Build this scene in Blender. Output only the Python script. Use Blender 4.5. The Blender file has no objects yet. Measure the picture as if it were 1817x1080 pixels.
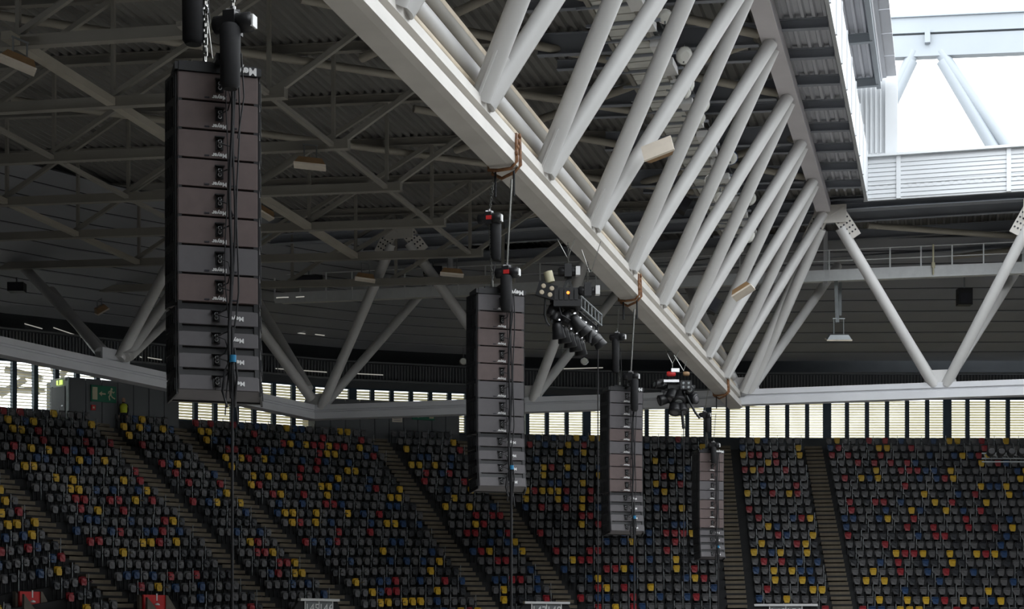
import bpy, math, random
from mathutils import Vector, Matrix
random.seed(7)
S = bpy.context.scene
COL = S.collection

# ------------------------------------------------------------------ camera, sky, exposure
F, U0, VH = 3000.0, 908.5, 1125.0          # focal length in pixels, centre column, horizon row (1817 x 1080)
CAMZ = 15.0
TH = math.atan(781.0 / F)
CT, ST = math.cos(TH), math.sin(TH)
cam = bpy.data.cameras.new('camera')
cam.sensor_width = 36.0
cam.lens = F / 1817.0 * 36.0
cam.shift_y = (VH - 540.0) / 1817.0
cam.clip_end = 1000
cam_ob = bpy.data.objects.new('camera', cam)
COL.objects.link(cam_ob)
cam_ob.location = (0, 0, CAMZ)
cam_ob.rotation_euler = (math.pi / 2, 0, TH)
S.camera = cam_ob

world = bpy.data.worlds.new('overcast_sky')
S.world = world
world.use_nodes = True
nt = world.node_tree
nt.nodes.clear()
geo = nt.nodes.new('ShaderNodeTexCoord')
sep = nt.nodes.new('ShaderNodeSeparateXYZ')
ramp = nt.nodes.new('ShaderNodeValToRGB')
ramp.color_ramp.elements[0].position = 0.47
ramp.color_ramp.elements[0].color = (0.10, 0.10, 0.09, 1)
ramp.color_ramp.elements[1].position = 0.53
ramp.color_ramp.elements[1].color = (0.93, 0.97, 1.0, 1)
mp = nt.nodes.new('ShaderNodeMapRange')
mp.inputs['From Min'].default_value = -1
mp.inputs['From Max'].default_value = 1
bg = nt.nodes.new('ShaderNodeBackground')
bg.inputs['Strength'].default_value = 1.0
out = nt.nodes.new('ShaderNodeOutputWorld')
nt.links.new(geo.outputs['Generated'], sep.inputs[0])
nt.links.new(sep.outputs['Z'], mp.inputs['Value'])
nt.links.new(mp.outputs[0], ramp.inputs[0])
nt.links.new(ramp.outputs[0], bg.inputs['Color'])
nt.links.new(bg.outputs[0], out.inputs['Surface'])
S.view_settings.view_transform = 'Standard'
S.view_settings.look = 'None'
S.view_settings.gamma = 1.0
S.view_settings.use_curve_mapping = False
S.view_settings.exposure = 2.25

# ------------------------------------------------------------------ coordinate helpers
# stadium frame: x across the main truss (right +), y along it (away +), z up; h = height above the camera
def W(s1, s2, h):
    return Vector((s1, s2, h + CAMZ))
def C2W(X, d, h):
    return W(X * CT - d * ST, X * ST + d * CT, h)
def P(u, v, d):
    return C2W((u - U0) / F * d, d, (VH - v) / F * d)
def on_s1(u, v, s1):
    t = (u - U0) / F
    return P(u, v, s1 / (t * CT - ST))
def on_s2(u, v, s2):
    t = (u - U0) / F
    return P(u, v, s2 / (CT + t * ST))
def pix(p):
    x, y, z = p
    X = x * CT + y * ST; d = -x * ST + y * CT
    return U0 + F * X / d, VH - F * (z - CAMZ) / d, d
Z = Vector((0, 0, 1)); X1 = Vector((1, 0, 0)); Y1 = Vector((0, 1, 0))
CR = Vector((CT, ST, 0)); CF = Vector((-ST, CT, 0))    # camera right / forward on plan
ORDS = ['first', 'second', 'third', 'fourth', 'fifth', 'sixth', 'seventh', 'eighth', 'ninth', 'tenth', 'eleventh', 'twelfth',
        'thirteenth', 'fourteenth', 'fifteenth', 'sixteenth', 'seventeenth', 'eighteenth', 'nineteenth', 'twentieth',
        '21st', '22nd', '23rd', '24th', '25th', '26th', '27th', '28th', '29th', '30th', '31st', '32nd', '33rd', '34th', '35th',
        '36th', '37th', '38th', '39th', '40th', '41st', '42nd', '43rd', '44th', '45th', '46th', '47th', '48th', '49th', '50th']

# ------------------------------------------------------------------ materials
MATS = {}
def mat(name, col, rough=0.6, metal=0.0, noise=0.0, scale=3.0, bump=0.0, emit=None, spec=0.5, col2=None):
    m = bpy.data.materials.new(name)
    m.use_nodes = True
    t = m.node_tree
    b = t.nodes['Principled BSDF']
    b.inputs['Base Color'].default_value = (*col, 1)
    b.inputs['Roughness'].default_value = rough
    b.inputs['Metallic'].default_value = metal
    b.inputs['Specular IOR Level'].default_value = spec
    if noise or bump:
        tc = t.nodes.new('ShaderNodeTexCoord')
        n = t.nodes.new('ShaderNodeTexNoise')
        n.inputs['Scale'].default_value = scale
        n.inputs['Detail'].default_value = 6
        t.links.new(tc.outputs['Object'], n.inputs['Vector'])
        if noise:
            r = t.nodes.new('ShaderNodeValToRGB')
            r.color_ramp.elements[0].position = 0.3
            r.color_ramp.elements[1].position = 0.7
            c2 = col2 or tuple(c * (1 - noise) for c in col)
            r.color_ramp.elements[0].color = (*c2, 1)
            r.color_ramp.elements[1].color = (*[min(1, c * (1 + noise * .4)) for c in col], 1)
            t.links.new(n.outputs['Fac'], r.inputs[0])
            t.links.new(r.outputs[0], b.inputs['Base Color'])
        if bump:
            bp = t.nodes.new('ShaderNodeBump')
            bp.inputs['Strength'].default_value = bump
            t.links.new(n.outputs['Fac'], bp.inputs['Height'])
            t.links.new(bp.outputs[0], b.inputs['Normal'])
    if emit:
        b.inputs['Emission Color'].default_value = (*emit[:3], 1)
        b.inputs['Emission Strength'].default_value = emit[3]
    MATS[name] = m
    return m
mat('white_steel', (.60, .575, .54), .45, noise=.10, scale=.8)
mat('tube_steel', (.57, .565, .56), .45, noise=.08, scale=.7)
mat('ring_steel', (.60, .61, .64), .5, noise=.08, scale=.6)
mat('tan_steel', (.62, .53, .40), .5, noise=.25, scale=1.5)
mat('roof_steel', (.30, .285, .255), .55, noise=.12, scale=.6)
mat('tie_steel', (.42, .39, .33), .55, noise=.1, scale=.6)
mat('dark_girder', (.30, .32, .36), .55, noise=.1, scale=.6)
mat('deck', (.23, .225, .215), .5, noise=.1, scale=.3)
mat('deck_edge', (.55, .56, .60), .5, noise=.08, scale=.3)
mat('lavender_steel', (.72, .69, .72), .55, noise=.08, scale=.6)
mat('panel_grey', (.38, .39, .42), .6, noise=.08, scale=.5)
mat('panel_joint', (.05, .05, .055), .8)
mat('fascia', (.52, .54, .56), .5, noise=.05, scale=.4)
mat('pale_steel', (.28, .31, .34), .5, noise=.05, scale=.5)
mat('mullion', (.035, .07, .11), .5, noise=.2)
mat('blind', (.86, .83, .74), .6, noise=.03)
mat('wall_dark', (.10, .11, .12), .8, noise=.2, scale=.6)
mat('slat', (.19, .20, .21), .6, noise=.1)
mat('block_grey', (.13, .14, .15), .6, noise=.1, scale=.7)
mat('door_grey', (.36, .42, .43), .5, noise=.08)
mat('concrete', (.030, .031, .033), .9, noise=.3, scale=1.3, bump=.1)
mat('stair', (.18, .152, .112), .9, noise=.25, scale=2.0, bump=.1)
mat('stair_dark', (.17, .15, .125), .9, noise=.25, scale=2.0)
mat('pitch', (.58, .55, .50), .9, noise=.15, scale=.4)
mat('rail_steel', (.26, .28, .29), .4, metal=.4, noise=.1)
mat('catwalk_white', (.66, .68, .69), .5, noise=.08)
mat('grating', (.72, .72, .68), .6, noise=.15, scale=2)
mat('cabinet_brown', (.118, .086, .083), .55, noise=.12, scale=6, bump=.04)
mat('cabinet_grey', (.105, .098, .105), .55, noise=.10, scale=6, bump=.04)
mat('black', (.012, .012, .014), .45, noise=.2, scale=8)
mat('black_cloth', (.010, .010, .012), .8, noise=.3, scale=10, bump=.2)
mat('rubber', (.014, .014, .016), .5, noise=.2, scale=5)
mat('chrome', (.62, .62, .63), .22, metal=1.0, noise=.1, scale=20)
mat('connector_glint', (.55, .56, .58), .3, noise=.1, scale=20)  # light grey in place of chrome, glints put into the colour
mat('chain', (.34, .34, .32), .3, metal=1.0, noise=.2, scale=30)
mat('white_paint', (.82, .82, .82), .5, noise=.03)
mat('lamp_glass', (.85, .85, .80), .15, noise=.05)
mat('lamp_cream', (.80, .72, .62), .5, noise=.08, scale=3)
mat('lamp_brown', (.36, .22, .11), .5, noise=.2, scale=4)
mat('red', (.62, .03, .03), .5, noise=.1)
mat('red_sign', (.62, .008, .010), .5, noise=.05)
mat('yellow_plastic', (.70, .62, .08), .5, noise=.1)
mat('green_sign', (.0, .16, .085), .5, noise=.05)
mat('cream_sign', (.62, .58, .40), .5, noise=.04)
mat('sign_grey', (.20, .21, .22), .6, noise=.1)
mat('vest', (.62, .70, .05), .7, noise=.1)
mat('cloth_dark', (.03, .03, .04), .8, noise=.2)
mat('skin', (.42, .26, .19), .6, noise=.1)
mat('blue_tape', (.03, .22, .42), .4, noise=.1)
mat('rust_strap', (.22, .10, .035), .6, noise=.5, scale=9, col2=(.10, .04, .02))
mat('orange_lamp', (.9, .2, .03), .4, emit=(1, .22, .03, .6))
mat('daylight_glow', (.7, .7, .65), .4, emit=(1, .97, .88, .06))  # emission standing in for daylight through slots
mat('exit_glow', (.7, .9, .3), .4, emit=(.75, .95, .2, .2))
mat('blue_lens', (.04, .10, .28), .2, noise=.2)
mat('seat_grey', (.108, .107, .112), .38, noise=.1, scale=4)
mat('seat_charcoal', (.022, .025, .032), .38, noise=.15, scale=4)
mat('seat_blue', (.008, .05, .15), .38, noise=.1, scale=4)
mat('seat_red', (.34, .008, .018), .38, noise=.1, scale=4)
mat('seat_yellow', (.70, .43, .012), .42, noise=.08, scale=4)
g = bpy.data.materials.new('pane_glass'); g.use_nodes = True; gt = g.node_tree; gt.nodes.clear()
go = gt.nodes.new('ShaderNodeOutputMaterial'); gm = gt.nodes.new('ShaderNodeMixShader')
ga = gt.nodes.new('ShaderNodeBsdfTransparent'); gb = gt.nodes.new('ShaderNodeBsdfGlossy')
gb.inputs['Roughness'].default_value = .1; ga.inputs['Color'].default_value = (.95, .97, .96, 1)
gm.inputs[0].default_value = .06
gt.links.new(ga.outputs[0], gm.inputs[1]); gt.links.new(gb.outputs[0], gm.inputs[2]); gt.links.new(gm.outputs[0], go.inputs[0])
MATS['pane_glass'] = g
bm = MATS['blind']; bt = bm.node_tree
tl = bt.nodes.new('ShaderNodeBsdfTranslucent'); tl.inputs['Color'].default_value = (.80, .74, .58, 1)
mx_ = bt.nodes.new('ShaderNodeMixShader'); mx_.inputs[0].default_value = .6
bt.links.new(bt.nodes['Principled BSDF'].outputs[0], mx_.inputs[1]); bt.links.new(tl.outputs[0], mx_.inputs[2])
bt.links.new(mx_.outputs[0], bt.nodes['Material Output'].inputs['Surface'])

# ------------------------------------------------------------------ mesh builder
class MB:
    def __init__(s):
        s.v, s.f, s.sm, s.mi = [], [], [], []
        s.m = 0
    def add(s, vs, fs, smooth=False):
        o = len(s.v); s.v += [Vector(p) for p in vs]
        for f in fs:
            s.f.append([i + o for i in f]); s.sm.append(smooth); s.mi.append(s.m)
    def hexa(s, a, b):                       # two matching 4-loops
        s.add(list(a) + list(b), [(3, 2, 1, 0), (4, 5, 6, 7), (0, 1, 5, 4), (1, 2, 6, 5), (2, 3, 7, 6), (3, 0, 4, 7)])
    def box(s, c, ax, ay, az):               # centre and half-axes
        c = Vector(c)
        s.hexa([c - ax - ay - az, c + ax - ay - az, c + ax + ay - az, c - ax + ay - az],
               [c - ax - ay + az, c + ax - ay + az, c + ax + ay + az, c - ax + ay + az])
    def frame(s, p0, p1, up=Z):
        d = (p1 - p0).normalized()
        if abs(d.dot(up)) > .98: up = Y1
        r = d.cross(up).normalized(); u = r.cross(d).normalized()
        return d, r, u
    def beam(s, p0, p1, w, h, up=Z, off=(0, 0)):
        p0 = Vector(p0); p1 = Vector(p1)
        d, r, u = s.frame(p0, p1, up)
        o = r * off[0] + u * off[1]
        q = [(-1, -1), (1, -1), (1, 1), (-1, 1)]
        s.hexa([p0 + o + r * (a * w / 2) + u * (b * h / 2) for a, b in q], [p1 + o + r * (a * w / 2) + u * (b * h / 2) for a, b in q])
    def ibeam(s, p0, p1, w, h, t=.03, up=Z):
        s.beam(p0, p1, w, t, up, (0, h / 2 - t / 2)); s.beam(p0, p1, w, t, up, (0, -h / 2 + t / 2)); s.beam(p0, p1, t, h - 2 * t, up)
    def tube(s, p0, p1, r, n=12, r1=None, cap=True):
        p0 = Vector(p0); p1 = Vector(p1); r1 = r if r1 is None else r1
        d, a, b = s.frame(p0, p1)
        vs = []
        for p, rr in ((p0, r), (p1, r1)):
            for i in range(n):
                t = 2 * math.pi * i / n
                vs.append(p + a * (rr * math.cos(t)) + b * (rr * math.sin(t)))
        s.add(vs, [(i, (i + 1) % n, n + (i + 1) % n, n + i) for i in range(n)], True)
        if cap:
            s.add(vs[:n], [tuple(range(n - 1, -1, -1))]); s.add(vs[n:], [tuple(range(n))])
    def path(s, pts, r, n=6):
        pts = [Vector(p) for p in pts]
        vs = []
        for i, p in enumerate(pts):
            d = (pts[min(i + 1, len(pts) - 1)] - pts[max(i - 1, 0)]).normalized()
            up = Z if abs(d.z) < .95 else Y1
            a = d.cross(up).normalized(); b = a.cross(d)
            for k in range(n):
                t = 2 * math.pi * k / n
                vs.append(p + a * (r * math.cos(t)) + b * (r * math.sin(t)))
        fs = [(i * n + k, i * n + (k + 1) % n, (i + 1) * n + (k + 1) % n, (i + 1) * n + k) for i in range(len(pts) - 1) for k in range(n)]
        s.add(vs, fs, True)
        s.add(vs[:n], [tuple(range(n))]); s.add(vs[-n:], [tuple(range(n))])
    def prism(s, poly, p0, p1, a, b):        # polygon in axes a, b swept from p0 to p1
        n = len(poly); p0 = Vector(p0); p1 = Vector(p1)
        vs = [p0 + a * x + b * y for x, y in poly] + [p1 + a * x + b * y for x, y in poly]
        s.add(vs, [(i, (i + 1) % n, n + (i + 1) % n, n + i) for i in range(n)])
        s.add(vs[:n], [tuple(range(n - 1, -1, -1))]); s.add(vs[n:], [tuple(range(n))])
    def lathe(s, p0, axis, prof, n=14):      # prof: (distance along axis, radius)
        axis = Vector(axis).normalized(); p0 = Vector(p0)
        up = Z if abs(axis.z) < .9 else Y1
        a = axis.cross(up).normalized(); b = a.cross(axis)
        vs = []
        for t, r in prof:
            for i in range(n):
                q = 2 * math.pi * i / n
                vs.append(p0 + axis * t + a * (r * math.cos(q)) + b * (r * math.sin(q)))
        m = len(prof)
        s.add(vs, [(j * n + i, j * n + (i + 1) % n, (j + 1) * n + (i + 1) % n, (j + 1) * n + i) for j in range(m - 1) for i in range(n)], True)
        s.add(vs[:n], [tuple(range(n - 1, -1, -1))]); s.add(vs[-n:], [tuple(range(n))])
    def chain(s, p0, p1, link=.09, w=.022):
        p0 = Vector(p0); p1 = Vector(p1)
        d, a, b = s.frame(p0, p1)
        n = max(2, int((p1 - p0).length / (link * .8)))
        for i in range(n):
            c = p0.lerp(p1, (i + .5) / n)
            x, y = (a, b) if i % 2 else (b, a)
            for q in (-1, 1):
                s.box(c + x * (w * .75 * q), x * (w * .3), y * (w * .3), d * (link * .5))
            for q in (-1, 1):
                s.box(c + d * (link * .45 * q), x * (w * .8), y * (w * .3), d * (w * .3))
    def mesh(s, name, mats, org=Vector((0, 0, 0))):
        me = bpy.data.meshes.new(name)
        me.from_pydata([tuple(p - org) for p in s.v], [], s.f)
        for m in mats: me.materials.append(MATS[m])
        me.polygons.foreach_set('use_smooth', s.sm)
        me.polygons.foreach_set('material_index', s.mi)
        me.update()
        return me

ORG = {}
def link(o, parent=None):
    COL.objects.link(o)
    if parent is not None: o.parent = parent
    return o
def thing(name, label, cat, loc=(0, 0, 0), group=None):
    o = bpy.data.objects.new(name, None)
    o.empty_display_size = .2
    link(o); o.location = loc
    o['label'] = label; o['category'] = cat
    if group: o['group'] = group
    ORG[o] = Vector(loc)
    return o
def part(mb, name, mats, parent, label=None, kind=None):
    if isinstance(mats, str): mats = [mats]
    o = bpy.data.objects.new(name, mb.mesh(name, mats, ORG[parent]))
    link(o, parent); ORG[o] = ORG[parent]
    if label: o['label'] = label
    if kind: o['kind'] = kind
    return o
def single(mb, name, mats, label, cat, group=None, kind=None, base=True):
    if isinstance(mats, str): mats = [mats]
    n = len(mb.v)
    org = Vector((sum(p.x for p in mb.v) / n, sum(p.y for p in mb.v) / n, min(p.z for p in mb.v))) if base else Vector((0, 0, 0))
    o = bpy.data.objects.new(name, mb.mesh(name, mats, org))
    link(o); o.location = org; ORG[o] = org
    if label: o['label'] = label
    if cat: o['category'] = cat
    if group: o['group'] = group
    if kind: o['kind'] = kind
    return o
def struct(mb, name, mats, label=None):
    return single(mb, name, mats, label, None, kind='structure', base=False)
def text_into(mb, body, size, origin, ax, ay, thick=.004, align='CENTER', bold=0.0):
    cu = bpy.data.curves.new('lettering', 'FONT')
    cu.body = body; cu.size = size; cu.align_x = align; cu.align_y = 'CENTER'; cu.extrude = thick; cu.resolution_u = 3; cu.offset = bold
    ob = bpy.data.objects.new('lettering', cu); COL.objects.link(ob)
    dg = bpy.context.evaluated_depsgraph_get()
    me = bpy.data.meshes.new_from_object(ob.evaluated_get(dg))
    az = ax.cross(ay)
    mb.add([origin + ax * v.co.x + ay * v.co.y + az * v.co.z for v in me.vertices], [tuple(p.vertices) for p in me.polygons])
    bpy.data.objects.remove(ob); bpy.data.curves.remove(cu); bpy.data.meshes.remove(me)

# ================================================================== STAND CURVE (plan, camera-aligned X/d)
ANG = [(60, 4), (13.5, 4), (-2.8, -23), (-8.2, -27), (-19.4, -46), (-23.5, -47), (-30, -54), (-42, -75.4), (-200, -75.4)]
def ang(X):
    for (xa, a), (xb, b) in zip(ANG, ANG[1:]):
        if X >= xb: return math.radians(a + (b - a) * (xa - X) / (xa - xb) if X <= xa else a)
    return math.radians(ANG[-1][1])
VB = [(-60, 712), (0, 721), (81, 725), (310, 741), (450, 749), (620, 760), (929, 769), (1337, 775), (1817, 776), (2600, 777)]
def vbase(u):
    if u <= VB[0][0]: return VB[0][1]
    for (a, b), (c, d) in zip(VB, VB[1:]):
        if u <= c: return b + (d - b) * (u - a) / (c - a)
    return VB[-1][1]
STEP = .25
CURVE = []                                   # (X, d, angle, ztop) from right to left
x, dd = 60.0, 0.0
tmp = []
while True:
    a = ang(x)
    tmp.append((x, dd, a))
    x -= STEP * math.cos(a); dd += STEP * math.sin(a)
    if len(tmp) > 840: break
i0 = min(range(len(tmp)), key=lambda i: abs(tmp[i][0] - 15.4))
D0 = 108.0 - tmp[i0][1]
lastz = 12.6
for x, dd, a in tmp:
    d = dd + D0
    if d > 60 and x > -34:
        u = U0 + F * x / d
        lastz = (VH - vbase(u)) * d / F
    CURVE.append((x, d, a, lastz))
def cv(i, r, h=0.0):                         # point at curve index i, r metres inward, h above the local top line
    x, d, a, zt = CURVE[max(0, min(len(CURVE) - 1, i))]
    return C2W(x - math.sin(a) * r, d - math.cos(a) * r, zt + h)
def cvf(s, r, h=0.0):
    i = int(s); f = s - i
    return cv(i, r, h).lerp(cv(i + 1, r, h), f)
def tang(i):                                 # unit tangent towards image right
    a = CURVE[i][2]
    return (CR * math.cos(a) - CF * math.sin(a)).normalized()
def nout(i):
    a = CURVE[i][2]
    return (CR * math.sin(a) + CF * math.cos(a)).normalized()
def idx_u(u, r=0.0, h=0.0):                  # curve index whose point (r, h) projects to column u
    return min(range(len(CURVE)), key=lambda i: abs(pix(cv(i, r, h))[0] - u) if CURVE[i][1] > 30 else 1e9)
NROW, TR, RH, R0, H0 = 27, .78, .545, .9, -.95
def row_r(k): return R0 + TR * k
def row_h(k): return H0 - RH * k
NC = len(CURVE)

# ================================================================== STRUCTURE: floor, terrace, walls
mb = MB()
mb.add([W(-110, -70, -15), W(110, -70, -15), W(110, 130, -15), W(-110, 130, -15)], [(0, 1, 2, 3)])
struct(mb, 'floor', 'pitch', 'flat ground of the arena far below the stands')
mb = MB()
idxs = list(range(0, NC, 6))
def strip(mb, f0, f1, ids=idxs):
    vs = []
    for i in ids: vs += [f0(i), f1(i)]
    mb.add(vs, [(2 * k, 2 * k + 1, 2 * k + 3, 2 * k + 2) for k in range(len(ids) - 1)])
strip(mb, lambda i: cv(i, -1.2, H0 + .02), lambda i: cv(i, R0 - TR / 2, H0 + .02))
for k in range(NROW):
    ra, rb = row_r(k) - TR / 2, row_r(k) + TR / 2
    strip(mb, lambda i: cv(i, ra, row_h(k)), lambda i: cv(i, rb, row_h(k)))
    strip(mb, lambda i: cv(i, rb, row_h(k)), lambda i: cv(i, rb, row_h(k + 1)))
strip(mb, lambda i: cv(i, row_r(NROW) - TR / 2, row_h(NROW)), lambda i: cv(i, row_r(NROW) + 1.2, row_h(NROW)))
strip(mb, lambda i: cv(i, row_r(NROW) + 1.2, row_h(NROW)), lambda i: cv(i, row_r(NROW) + 1.2, -27))
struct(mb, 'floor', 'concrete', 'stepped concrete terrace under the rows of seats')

# enclosing walls outside the frame
mb = MB()
mb.box(W(62, 20, 0), X1 * .3, Y1 * 90, Z * 22)
struct(mb, 'wall_right', 'wall_dark')
mb = MB()
mb.box(W(0, -60, 0), X1 * 90, Y1 * .3, Z * 22)
struct(mb, 'wall_back', 'wall_dark')
# wall under and above the windows, along the curve
WR = -1.2
mb = MB()
strip(mb, lambda i: cv(i, WR, -3), lambda i: cv(i, WR, 0))
strip(mb, lambda i: cv(i, WR, 2.62), lambda i: cv(i, WR, 3.15))
strip(mb, lambda i: cv(i, WR, 3.15), lambda i: cv(i, WR - .25, 3.15))
strip(mb, lambda i: cv(i, WR - .25, 3.15), lambda i: cv(i, WR - .25, 4.2))
strip(mb, lambda i: cv(i, WR - .25, 4.2), lambda i: cv(i, WR - 2.2, 4.2))
strip(mb, lambda i: cv(i, WR - 2.2, 4.2), lambda i: cv(i, WR - 2.2, 8.5))
struct(mb, 'wall_far', 'wall_dark', 'dark back wall around the window band')
# solid wall where no windows are needed (out of the frame)
i_l = idx_u(-90); i_r = idx_u(2200)
mb = MB()
strip(mb, lambda i: cv(i, WR, 0), lambda i: cv(i, WR, 2.62), [i for i in idxs if i <= i_r])
strip(mb, lambda i: cv(i, WR, 0), lambda i: cv(i, WR, 2.62), [i for i in idxs if i >= i_l])
struct(mb, 'wall_left', 'wall_dark')
# vertical slats above the windows
mb = MB()
i = float(i_r)
while i < i_l:
    p = cvf(i, WR - .18, 3.2); t = tang(int(i)); n = nout(int(i))
    mb.box(p + Z * .48, t * .035, n * .05, Z * .48)
    i += .2 / STEP
struct(mb, 'trim_1', 'slat', 'band of vertical grey slats above the windows')
# beam rails in the recess above
mb = MB()
for hh, rr, w, h in ((4.28, WR - .2, .14, .10), (3.12, WR + .08, .12, .12)):
    ids = list(range(i_r, i_l, 8))
    for a, b in zip(ids, ids[1:]):
        mb.beam(cv(a, rr, hh), cv(b, rr, hh), w, h)
struct(mb, 'trim_2', 'slat', 'grey rails running above the windows')

# ------------------------------------------------------------------ windows
bay = 1.27
block1 = (idx_u(303, -.2), idx_u(78, -.2))
block2 = (idx_u(812, -.2), idx_u(556, -.2))
k = 0; s = float(i_r)
WIDE = 1500
while s < i_l:
    s2 = s + bay / STEP
    pa, pb = cvf(s, WR, 0), cvf(s2, WR, 0)
    ua = pix(pa)[0]
    t = (pa - pb).normalized(); n = nout(int(s))
    k += 1
    mb = MB()
    wide = .26 if k % 6 == 3 else .13
    mb.box(pa + Z * 1.31, t * wide, n * .12, Z * 1.31)
    mb.beam(pa + Z * .04, pb + Z * .04, .2, .08); mb.beam(pa + Z * 2.58, pb + Z * 2.58, .2, .08)
    w = struct(mb, 'window_%d' % k, 'mullion')
    mb = MB()
    c = (pa + pb) / 2 + Z * 1.31
    mb.box(c + n * .02, (pa - pb) * .45, n * .008, Z * 1.25)
    part(mb, 'pane', 'pane_glass', w)
    mb = MB()
    for j in range(15):
        q = c + n * .16 + Z * (-1.2 + j * .165)
        mb.beam(q + (pa - pb) * .47, q - (pa - pb) * .47, .008, .14 if ua > 330 else .06)
    part(mb, 'blind_slat', 'blind', w, kind='stuff')
    s = s2
# steel seen outside through the left windows
for n_, (a, b, rr) in enumerate(sorted([((0, 700), (45, 672), .22), ((10, 655), (75, 672), .22), ((60, 640), (66, 700), .18), ((-20, 690), (80, 693), .16), ((92, 645), (98, 662), .2), ((108, 668), (120, 650), .2)])):
    mb = MB(); mb.tube(P(a[0], a[1], 103), P(b[0], b[1], 103), rr)
    single(mb, 'outside_brace', 'white_steel', 'pale steel brace outside the left windows, %s brace from the left' % ORDS[n_], 'brace', group='steel braces outside the left windows')

# ================================================================== ROOF DECK (corrugated)
def zp(s1): return 20.3 - .04 * (s1 + 5)                 # underside of the purlins
def zd(s1): return zp(s1) + .36                          # underside of the deck
def corrugated(mb, a0, a1, b0, b1, zf, pitch=.37, d=.14):
    prof = [(0, 0), (.10, 0), (.15, d), (.32, d)]
    pts = []; s = a0
    while s < a1:
        for x, z in prof: pts.append((s + x, zf(s + x) + z))
        s += pitch
    vs = []
    for x, z in pts: vs += [W(x, b0, z), W(x, b1, z)]
    mb.add(vs, [(2 * k, 2 * k + 1, 2 * k + 3, 2 * k + 2) for k in range(len(pts) - 1)])
    vs = [W(a0, b0, zf(a0) + .3), W(a1, b0, zf(a1) + .3), W(a1, b1, zf(a1) + .3), W(a0, b1, zf(a0) + .3)]
    mb.add(vs, [(0, 1, 2, 3)])
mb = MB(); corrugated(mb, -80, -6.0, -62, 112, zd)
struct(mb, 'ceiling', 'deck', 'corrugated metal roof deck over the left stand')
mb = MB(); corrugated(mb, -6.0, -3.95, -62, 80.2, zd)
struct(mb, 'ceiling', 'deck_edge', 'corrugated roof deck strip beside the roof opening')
mb = MB(); corrugated(mb, -6.0, 66, 80.2, 112, lambda s: zd(-5))
struct(mb, 'ceiling', 'deck', 'corrugated roof deck beyond the end truss')
mb = MB()  # unseen slabs; edges set to narrow the opening and cut daylight at left
mb.box(W(41, 20, 21), X1 * 25, Y1 * 82, Z * .2)
mb.box(W(6, -27, 21), X1 * 10.2, Y1 * 35, Z * .2)
struct(mb, 'ceiling', 'deck', 'unseen roof slab with edges placed to hold back daylight')

# sloping soffit following the bowl, boarded in panels
SR0, SR1 = -1.2, 20.0
def sof(i, q, lift=0.0):                                 # q 0 outer, 1 inner
    x, d, a, zt = CURVE[i]
    rin = 9.5 if x < -26 else 9.5 + 2.5 * (x + 26) / 16 if x < -10 else 12 + 5 * (x + 10) / 15 if x < 5 else min(20, 17 + .3 * (x - 5))
    r = SR0 + (rin - SR0) * q
    z0, z1 = zt + 5.0, 20.55 + max(0, min(1, (-x) / 20)) * .9
    p = C2W(x - math.sin(a) * r, d - math.cos(a) * r, z0 + (z1 - z0) * q + lift)
    return p
mb = MB()
ids = [i for i in range(0, min(NC - 8, i_l + 150), 6)]
strip(mb, lambda i: sof(i, 0, .06), lambda i: sof(i, 1, .06), ids)
strip(mb, lambda i: sof(i, 0, .06), lambda i: sof(i, 0, 4.5), ids)
soffit = struct(mb, 'ceiling', 'panel_joint', 'sloping boarded soffit above the back wall')
nq = 11
edges = list(range(i_r - 8, min(NC - 8, i_l + 150), 26))
for e0, e1 in zip(edges, edges[1:]):
    for q in range(nq):
        mb = MB()
        a = [e0 + (e1 - e0) * t // 3 for t in range(4)]
        a[0] += 0; q0, q1 = q / nq + .006, (q + 1) / nq - .006
        vs = []
        for t, i in enumerate(a):
            vs += [sof(i, q0), sof(i, q1)]
        o = len(vs)
        lo = vs + [v + Z * .05 for v in vs]
        fs = [(2 * t, 2 * t + 1, 2 * t + 3, 2 * t + 2) for t in range(3)]
        fs += [(2 * t, 2 * t + 2, o + 2 * t + 2, o + 2 * t) for t in range(3)] + [(2 * t + 1, o + 2 * t + 1, o + 2 * t + 3, 2 * t + 3) for t in range(3)]
        fs += [(0, o, o + 1, 1), (6, 7, o + 7, o + 6)]
        mb.add(lo, fs)
        part(mb, 'panel', 'panel_grey', soffit)

# ================================================================== ROOF STEEL
TN = [81.2 - 5.95 * k for k in range(0, 11)]             # panel points of the upper chord (far to near)
BN = [84.2 - 5.95 * k for k in range(0, 12)]
# purlins
plist = [81.2 - 2.975 * k for k in range(0, 13)]
cnt = [0, 0]
for k, y in enumerate(plist):
    main = any(abs(y - t) < .1 for t in TN)
    mb = MB()
    if main:
        mb.ibeam(W(-60, y, zp(-60) + .175), W(-14, y, zp(-14) + .175), .3, .35)
        mb.m = 1
        mb.ibeam(W(-14, y, zp(-14) - .10), W(-6.3, y, zp(-6.3) - .10), .3, .75)
        mb.ibeam(W(-6.3, y, zp(-6.3) + .175), W(-4.0, y, zp(-4) + .175), .25, .35)
    else:
        mb.ibeam(W(-14, y, zp(-14) + .175), W(-4.0, y, zp(-4) + .175), .25, .35)
    c = 0 if main else 1
    single(mb, 'purlin', ['roof_steel', 'dark_girder'] if main else ['dark_girder'],
           ('long grey steel purlin under the corrugated deck, %s from the end truss' if main else 'short dark purlin between main truss and roof opening, %s from the end truss') % ORDS[cnt[c]],
           'beam', group='purlins under the roof deck')
    cnt[c] += 1
# short purlins in the bright strip beyond the upper chord keep the same lines; beyond the end truss
for n_, y in enumerate((84.2, 88, 92, 96, 100)):
    mb = MB(); mb.ibeam(W(-30, y, 20.4), W(55, y, 20.4), .3, .5)
    single(mb, 'roof_beam', 'dark_girder', 'dark roof beam beyond the end truss, %s row behind it' % ORDS[n_], 'beam', group='roof beams beyond the end truss')

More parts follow.
